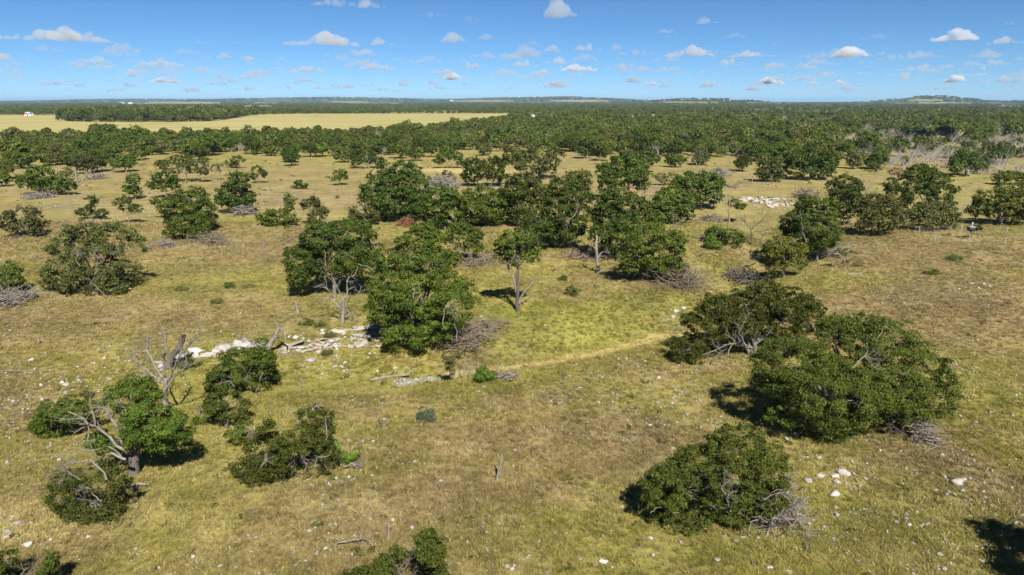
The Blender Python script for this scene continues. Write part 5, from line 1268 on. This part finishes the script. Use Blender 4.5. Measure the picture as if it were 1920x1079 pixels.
def gable_wall(L, W, h0, h1, m, parent):
    V = [(-L / 2, -W / 2, -.4), (L / 2, -W / 2, -.4), (L / 2, W / 2, -.4), (-L / 2, W / 2, -.4), (-L / 2, -W / 2, h0), (L / 2, -W / 2, h0), (L / 2, W / 2, h0), (-L / 2, W / 2, h0), (-L / 2, 0, h1 - .05), (L / 2, 0, h1 - .05)]
    F = [(0, 1, 5, 4), (2, 3, 7, 6), (1, 2, 6, 5), (3, 0, 4, 7), (4, 5, 9, 8), (6, 7, 8, 9), (5, 6, 9, 9), (7, 4, 8, 8)]
    me = bpy.data.meshes.new('wall'); me.from_pydata(V, [], [tuple(dict.fromkeys(f)) for f in F]); me.materials.append(M[m]); add('wall', me, parent)

# barn with its long roof painted in bands of white over red, blue at one end
Bb = at(55, 217.2); Bb[0], Bb[1] = Bb[0], Bb[1]
t_ = Bb[1]; root = empty('barn', Bb, 'barn with a red and white roof and a blue end beyond the hay field', 'barn')
root.rotation_euler = (0, 0, -.06)
Lb, Wb, h0, h1 = 12 / FPX * t_, 7.0, 2.2 * t_ / 1150, 5.6 * t_ / 1150
gable_wall(Lb, Wb, h0, h1, 'white_paint', root)
gable('roof', 'white_paint', Lb, Wb, h0, h1, root)
def roof_band(name, m, x0, x1, f0, f1):
    sl = np.array([[x0, -(W_ := Wb / 2 + .4) * (1 - f0), 0], [x1, -W_ * (1 - f0), 0], [x1, -W_ * (1 - f1), 0], [x0, -W_ * (1 - f1), 0]])
    zz = lambda y: h1 - (h1 - h0) * abs(y) / (Wb / 2) + .22
    for q in sl: q[2] = zz(q[1])
    V = np.concatenate([sl, sl + [0, 0, .05]])
    F = [(0, 1, 2, 3), (4, 5, 6, 7)] + [(i, (i + 1) % 4, 4 + (i + 1) % 4, 4 + i) for i in range(4)]
    add(name, make_mesh(name, V, np.array(F), M[m]), root)
roof_band('red_band', 'red_paint', -Lb / 2 - .3, Lb / 2 - Lb * .28, 0, .52)
roof_band('blue_band', 'blue_paint', Lb / 2 - Lb * .27, Lb / 2 + .3, 0, .98)
boxes('door', 'dark_metal', [(-1.3, 1.3, -Wb / 2 - .08, -Wb / 2 - .01, 0, 2.1)], root)

def house(label, px, py, wpx, m='white_paint', roof='grey_metal', hpx=3.0, name='farmhouse'):
    B = at(px, py); t = B[1]
    r = empty(name, B, label, 'house')
    L = wpx / FPX * t; h = hpx / FPX * t
    W = min(L * .6, 30)
    gable_wall(L, W, h * .55, h, m, r)
    gable('roof', roof, L, W, h * .55, h, r, over=L * .04, th=.4)
    boxes('window', 'dark_metal', [(-L * .32, -L * .22, -W / 2 - .15, -W / 2 - .02, h * .15, h * .38)], r)
    boxes('window', 'dark_metal', [(L * .2, L * .3, -W / 2 - .15, -W / 2 - .02, h * .15, h * .38)], r)
    boxes('door', 'dark_metal', [(-L * .05, L * .04, -W / 2 - .15, -W / 2 - .02, 0, h * .4)], r)
house('white barn with a grey roof, left of the pair among far pale pastures', 229, 194.6, 8, hpx=3.2, name='white_barn')
house('white house right of the grey roofed barn in the far pastures', 245, 195.6, 6, roof='white_paint', hpx=3.0)
house('tiny white house far off on the left horizon woods', 75, 192.4, 3, hpx=2)
house('tiny pale house with a red roof on the left horizon woods', 127, 192.0, 5, roof='red_paint', hpx=2.2)
house('white dot of a house below the low brushy hill', 1250, 194.0, 3, hpx=1.8)
house('white ranch house in the far woods at the right', 1881, 202.6, 10, roof='white_paint', hpx=3.2, name='ranch_house')
house('grey roofed house at the right edge of the far woods', 1907, 202.2, 9, hpx=2.6, name='ranch_house')
house('long pale shed at the end of the far hay field on the horizon', 846, 189.6, 6, roof='white_paint', hpx=1.6, name='shed')
# white water tank in the wood
Bt = at(999, 226.5); root = empty('water_tank', Bt, 'round white water tank rising out of the green wood', 'water tank')
T = Tubes(); T.tube([(0, 0, -.3), (0, 0, 6.3)], [2.3, 2.3], 20); add('tank', T.mesh('tank', M['white_paint']), root)
T = Tubes(); T.tube([(0, 0, 6.25), (0, 0, 6.6), (0, 0, 7.1)], [2.45, 2.3, .2], 20); add('lid', T.mesh('lid', M['grey_metal']), root)
# mast on the mesa and pylon on the hill
def mast(label, px, py, hp, name, w):
    B = at(px, py); t = B[1]; h = hp / FPX * t; T = Tubes()
    for s in ((-1, -1), (1, -1), (0, 1)): T.tube([(s[0] * w, s[1] * w, -1), (s[0] * w * .35, s[1] * w * .35, h)], [w * .22, w * .18], 5)
    for k in range(12):
        z = h * k / 12; f = 1 - .65 * k / 12
        T.tube([(-w * f, -w * f, z), (w * f, -w * f, z + h / 12)], [w * .1, w * .1], 4); T.tube([(w * f, -w * f, z), (0, w * f, z + h / 12)], [w * .1, w * .1], 4)
    tag(add(name, T.mesh(name, M['grey_metal']), None, B), label, name.replace('_', ' '))
mast('thin radio mast on the flat-topped far hill', 1774, 187, 17, 'radio_mast', 1.6)
mast('grey power pylon right of the low brushy hill', 1369, 190.4, 7, 'power_pylon', 2.4)

# deer feeder in its wire pen
Bf = at(1817, 450); root = empty('feeder', Bf, 'dark box feeder on a post in the wire pen at the right', 'feeder')
boxes('hopper', 'dark_metal', [(-.42, .42, -.42, .42, 1.55, 2.15)], root); boxes('lid', 'grey_metal', [(-.5, .5, -.5, .5, 2.153, 2.24)], root)
T = Tubes(); T.tube([(0, 0, -.3), (0, 0, 1.548)], [.09, .08], 8); add('post', T.mesh('post', M['grey_wood']), root)
T = Tubes()
for s in (-1, 1): T.tube([(s * .55, .3, -.1), (s * .2, .1, 1.5)], [.03, .03], 5)
add('brace', T.mesh('brace', M['dark_metal']), root)
T = Tubes(); T.tube([(.1, 0, 2.24), (.1, 0, 2.75)], [.03, .03], 6); T.tube([(.1, 0, 2.72), (.1, 0, 2.92)], [.10, .10], 8); add('marker', T.mesh('marker', M['white_paint']), root)
pen = empty('wire_fence', Bf, 'thin wire pen on steel posts round the feeder', 'fence')
PC = [(-7.5, -3), (-3, -4.5), (3, -4.2), (8.5, -2), (9, 4), (2.5, 6), (-5.5, 5)]
for x, y in PC:
    z = float(height(Bf[0] + x, Bf[1] + y)) - Bf[2]
    T = Tubes(); T.tube([(x, y, z - .2), (x, y, z + 1.25)], [.035, .035], 6); add('fence_post', T.mesh('fence_post', M['grey_metal']), pen)
for k, hz in enumerate((.3, .65, 1.0, 1.2)):
    T = Tubes()
    for (x0, y0), (x1, y1) in zip(PC, PC[1:] + PC[:1]):
        T.tube([(x0, y0, hz), (x1, y1, hz)], [.008, .008], 4)
    add('wire', T.mesh('wire', M['grey_metal']), pen)
live_tree('sapling', 'leggy sapling on a crooked stem right of the feeder', (1836, 448), [(1833, 428, 8, 5), (1840, 432, 7, 5), (1836, 424, 6, 5)], 'oak', 'sapling', rad=.05, multi=2, sparse=True, cover=3)
live_tree('sapling', 'leggy sapling on a dark stem left of the feeder', (1791, 447), [(1792, 428, 5, 4), (1794, 424, 4, 4)], 'oak', 'sapling', rad=.05, sparse=True, cover=3)
stub('slanting steel-grey stake at the back of the wire pen', (1866, 432), (1858, 420), .05, 'grey_wood', 91, 'stake')

# ==================================================================== AIR AND CLOUDS
def haze():
    m = bpy.data.materials.new('haze'); m.use_nodes = True
    n, l = m.node_tree.nodes, m.node_tree.links
    n.remove(n['Principled BSDF'])
    v = n.new('ShaderNodeVolumePrincipled'); v.inputs['Density Attribute'].default_value = ''
    v.inputs['Color'].default_value = (.42, .66, .95, 1); v.inputs['Density'].default_value = HAZE
    v.inputs['Anisotropy'].default_value = 0.0
    l.new(v.outputs[0], n['Material Output'].inputs['Volume'])
    m.cycles.homogeneous_volume = True
    a = 42500; zt = 130; zb = -6
    V = np.array([(x, y, z) for z in (zb, zt) for x, y in ((-a, -3500), (a, -3500), (a, a), (-a, a))], float)
    F = np.array([(0, 3, 2, 1), (4, 5, 6, 7)] + [(i, (i + 1) % 4, 4 + (i + 1) % 4, 4 + i) for i in range(4)])
    tag(add('haze', make_mesh('haze', V, F, m)), kind='stuff')
HAZE = 5e-5
haze()

def cloud_material(name, c, dens):
    m = bpy.data.materials.new(name); m.use_nodes = True
    n, l = m.node_tree.nodes, m.node_tree.links
    n.remove(n['Principled BSDF'])
    v = n.new('ShaderNodeVolumePrincipled'); v.inputs['Density Attribute'].default_value = ''
    v.inputs['Color'].default_value = (*c, 1); v.inputs['Density'].default_value = dens; v.inputs['Anisotropy'].default_value = .1
    l.new(v.outputs[0], n['Material Output'].inputs['Volume'])
    m.cycles.homogeneous_volume = True
    return m
CM = {'w': cloud_material('bright_cloud', (.97, .97, .98), .0065), 'm': cloud_material('cloud', (.86, .865, .89), .0036), 'g': cloud_material('thin_shaded_cloud', (.80, .825, .88), .0024)}  # 'g': shade on the thin clouds is put into their grey colour
def cloud_mesh(r, L, Hh, D, kind):
    """heap of billows on a flat base, welded into one skin"""
    v0, f0 = ICO[2]
    asp = L / Hh
    C, Rr = [], []
    n1 = int(6 + 3.0 * asp)
    env_c = r.uniform(.25, .75, 3); env_w = r.uniform(.10, .30, 3); env_a = r.uniform(.4, 1, 3)
    for i in range(n1):
        u = r.uniform(.03, .97)
        e = (1 - abs(2 * u - 1) ** 2.5) * min(1, .28 + max(env_a * np.exp(-((u - env_c) / env_w) ** 2)))
        rad = Hh * r.uniform(.20, .38) * (.5 + .7 * e)
        if kind == 'g': rad *= .85
        z = r.uniform(0, 1) * max(0, Hh * .85 * e - rad)
        C.append(((u - .5) * (L - 2 * rad), r.normal(0, .16) * D * (.3 + e), z)); Rr.append(rad)
        for k in range(5 if kind != 'g' else 3):
            d = unit(r.normal(size=3) + [0, -.3, .35]); q = rad * r.uniform(.28, .6)
            c = np.array(C[-1]) if k == 0 else np.array(base_)
            if k == 0: base_ = c
            C.append(tuple(base_ + d * rad * r.uniform(.7, 1.05))); Rr.append(q)
        # keep the order: big billow first, its small ones after
    V, F, n = [], [], 0
    for c, q in zip(C, Rr):
        V.append(v0 * q * np.array([1.25, 1.1, .9]) + c); F.append(f0 + n); n += len(v0)
    V = np.concatenate(V); V[:, 2] = np.where(V[:, 2] < 0, V[:, 2] * .30, V[:, 2])
    V[:, 2] += .03 * Hh * np.sin(V[:, 0] / L * 7 + r.uniform(0, 6))
    me = make_mesh('billows', V, np.concatenate(F), CM['w'])
    o = bpy.data.objects.new('billows', me); col.objects.link(o)
    md = o.modifiers.new('weld', 'REMESH'); md.mode = 'VOXEL'; md.voxel_size = Hh / 15 if kind != 'g' else Hh / 8
    dg = bpy.context.evaluated_depsgraph_get(); dg.update()
    ev = o.evaluated_get(dg); m2 = ev.to_mesh()
    P = np.empty(len(m2.vertices) * 3); m2.vertices.foreach_get('co', P); P = P.reshape(-1, 3)
    Q = np.empty(len(m2.polygons) * 4, np.int32); m2.loops.foreach_get('vertex_index', Q); Q = Q.reshape(-1, 4)
    ev.to_mesh_clear(); bpy.data.objects.remove(o); bpy.data.meshes.remove(me)
    return P, Q
CLOUD_KINDS = {}
def cloud_shape(i, asp, kind):
    """a welded cloud of about this length to height, from a small stock; returned for a height of one"""
    a = min((2, 3, 4.5, 6.5, 9), key=lambda q: abs(math.log(q / max(asp, 1.5))))
    key = (a, i % (3 if kind != 'g' else 4), kind == 'g')
    if key not in CLOUD_KINDS:
        CLOUD_KINDS[key] = cloud_mesh(np.random.default_rng(int(a * 100) + key[1] * 7 + 900 * key[2]), a, 1.0, max(1.2, a * .45), kind)
    return a, CLOUD_KINDS[key]
def outward(me):
    import bmesh
    b = bmesh.new(); b.from_mesh(me); bmesh.ops.recalc_face_normals(b, faces=b.faces[:]); b.to_mesh(me); b.free()
def cloud(px, py, wpx, hpx, kind, seed, label=None):
    """base of a fair-weather cloud at one flat level above the land; the lower it looks, the farther it is"""
    r = np.random.default_rng(seed)
    d = ray(px, py + hpx * .35)
    up = max(d[2], .012)
    base = 1150.0
    t = base / up
    if t > 52000: t = 52000
    C_ = np.array([0, 0, CAM_H]) + d * t
    L, Hh = 1.18 * wpx / FPX * t, 1.25 * hpx / FPX * t
    ap, (P, F) = cloud_shape(seed, L / Hh, kind)
    P = P * np.array([L / ap * (-1 if seed % 2 else 1), L / ap, Hh])
    me = make_mesh('cloud', P, F if not seed % 2 else F[:, ::-1], CM[kind], smooth=True); outward(me)
    az = math.atan2(d[0], d[1])
    return add('cloud', me, None, tuple(C_), (0, 0, -az))
CL = [(112, 66, 178, 26, 'm', 'long pale cloud with a white hump, highest at the left'), (88, 90, 44, 14, 'g', 'small grey cloud just under the long pale one'), (605, 76, 130, 24, 'm', 'white-headed cloud trailing a grey tail to the right'), (652, 6, 130, 16, 'm', 'wide pale cloud cut off by the top edge'), (1048, 20, 64, 32, 'm', 'round pale cloud near the top middle'),
    (716, 79, 48, 15, 'm', 'small oval cloud right of the white-headed one'), (851, 72, 52, 19, 'm', 'small domed cloud high in the middle'), (912, 68, 38, 15, 'g', 'little grey cloud right of the small domed one'), (812, 27, 60, 13, 'g', 'ragged thin grey cloud high in the middle'), (884, 35, 34, 12, 'g', 'wispy grey cloud beside the ragged one'),
    (1792, 66, 78, 25, 'w', 'brightest white cloud high at the right'), (1887, 77, 60, 13, 'm', 'flat pale cloud right of the brightest one'), (1595, 99, 72, 20, 'w', 'bright white cloud with a grey tail at the right'), (1645, 101, 46, 9, 'g', 'grey tail right of the bright white cloud'), (1293, 98, 84, 19, 'm', 'long white cloud in the right middle'), (1405, 102, 84, 12, 'm', 'flat greyish cloud right of the long white one'), (1370, 115, 44, 10, 'm', 'small white cloud under the gap of the two long ones'),
    (1326, 39, 44, 14, 'm', 'lone grey-white cloud high right of centre'), (1378, 68, 50, 10, 'g', 'thin grey streak below the lone high cloud'), (1250, 59, 42, 12, 'g', 'faint grey cloud left of the lone high one'), (1042, 114, 44, 14, 'm', 'domed cloud in the middle above its white neighbour'), (1085, 128, 68, 13, 'w', 'white double cloud low in the middle'), (985, 120, 50, 12, 'm', 'oval cloud left of the domed middle one'), (1022, 136, 46, 9, 'm', 'flat cloud under the domed middle one'),
    (850, 144, 40, 14, 'w', 'small bright cloud low left of centre'), (880, 123, 44, 11, 'm', 'oval pale cloud above the small bright one'), (806, 113, 60, 13, 'g', 'grey ragged cloud above the oval pale one'), (707, 125, 62, 13, 'm', 'long puffed cloud left of the grey ragged one'), (573, 131, 78, 11, 'm', 'flat long cloud in the left middle'), (310, 119, 76, 13, 'm', 'pair of joined clouds low at the left'), (175, 113, 62, 13, 'm', 'pale cloud left of the joined pair'), (225, 101, 66, 11, 'g', 'grey slanting cloud above the pale one'),
    (25, 121, 50, 9, 'g', 'grey strip of cloud at the left edge'), (310, 151, 54, 10, 'w', 'whitish low cloud bank at the left'), (249, 138, 26, 13, 'm', 'little dome left of the whitish bank'), (471, 110, 34, 9, 'm', 'tiny oval cloud in the left middle'), (421, 105, 30, 10, 'm', 'tiny domed cloud left of the tiny oval one'), (387, 108, 36, 8, 'g', 'tiny grey cloud beside the tiny dome'), (462, 80, 44, 7, 'g', 'thin dark dash of cloud left of the white-headed cloud'), (380, 80, 46, 6, 'g', 'faint dash of cloud left of the thin dark one'),
    (1102, 90, 52, 13, 'm', 'puffy small cloud right of centre'), (1155, 89, 28, 11, 'g', 'little grey puff right of the puffy small cloud'), (1034, 92, 40, 16, 'g', 'grey scrappy cloud left of the puffy small one'), (994, 82, 44, 10, 'g', 'grey streak left of the scrappy cloud'), (1172, 124, 84, 18, 'g', 'wide grey cloud right of the white double cloud'), (1438, 152, 40, 13, 'w', 'small bright cloud low right of centre'), (1460, 155, 24, 9, 'w', 'white puff touching the small bright one'), (1787, 148, 36, 15, 'w', 'torn white cloud low at the right'), (1218, 157, 32, 8, 'w', 'tiny white bar low in the middle'), (1525, 155, 20, 7, 'w', 'tiny white puff low at the right'), (1571, 155, 30, 7, 'w', 'tiny white puff right of the first low one'),
    (1640, 69, 44, 11, 'g', 'faint grey cloud left of the brightest one'), (1456, 82, 28, 7, 'g', 'small grey dash in the right middle'), (1630, 118, 60, 8, 'g', 'grey dashes below the bright white cloud'), (1735, 128, 110, 12, 'g', 'long grey bank low at the right'), (1555, 141, 50, 8, 'g', 'low grey streak left of the long bank'), (1255, 130, 56, 9, 'g', 'grey pair of streaks right of the wide grey cloud'), (1330, 136, 60, 10, 'g', 'grey scrap below the long white cloud'), (1405, 130, 52, 9, 'g', 'grey scrap right of the other scrap'), (1890, 45, 34, 6, 'g', 'faint grey dash at the top right')]
for i, (px, py, wp, hp, kd, lab) in enumerate(CL):
    tag(cloud(px, py, wp, hp, kd, 300 + i), lab, 'cloud', 'fair weather clouds')
G_ = at(1725, 262); C_ = G_ + SUN_TO * (700 / SUN_TO[2])
P, F = cloud_mesh(np.random.default_rng(5), 150, 40, 80, 'm')
me = make_mesh('cloud', P, F, cloud_material('near_cloud', (.97, .97, .975), .2), smooth=True); outward(me)
tag(add('cloud', me, None, tuple(C_)), 'small cloud whose shadow darkens a strip of the wood on the right', 'cloud', 'fair weather clouds')
# low rows of scraps near the horizon: one mass
rc = np.random.default_rng(12)
Vs, Fs, off = [], [], 0
for i in range(230):
    py = 100 + 74 * rc.random() ** .8; px = rc.uniform(-60, 1980)
    wp = rc.uniform(22, 84) * (1.15 - .006 * (py - 100)); hp = wp * rc.uniform(.16, .30)
    d = ray(px, py); t = min(1150 / max(d[2], .012), 56000)
    L, Hh = wp / FPX * t, hp / FPX * t
    ap, (P, F) = cloud_shape(i, L / Hh, 'g')
    P = P * np.array([L / ap, L / ap, Hh]); az = -math.atan2(d[0], d[1]); ca, sa = math.cos(az), math.sin(az)
    P = np.stack([P[:, 0] * ca - P[:, 1] * sa, P[:, 0] * sa + P[:, 1] * ca, P[:, 2]], -1) + np.array([0, 0, CAM_H]) + d * t
    Vs.append(P); Fs.append(F + off); off += len(P)
me = make_mesh('distant_clouds', np.concatenate(Vs), np.concatenate(Fs), CM['g'], smooth=True); outward(me)
tag(add('distant_clouds', me), 'rows of thin grey cloud scraps low above the horizon', 'clouds', None, 'stuff')
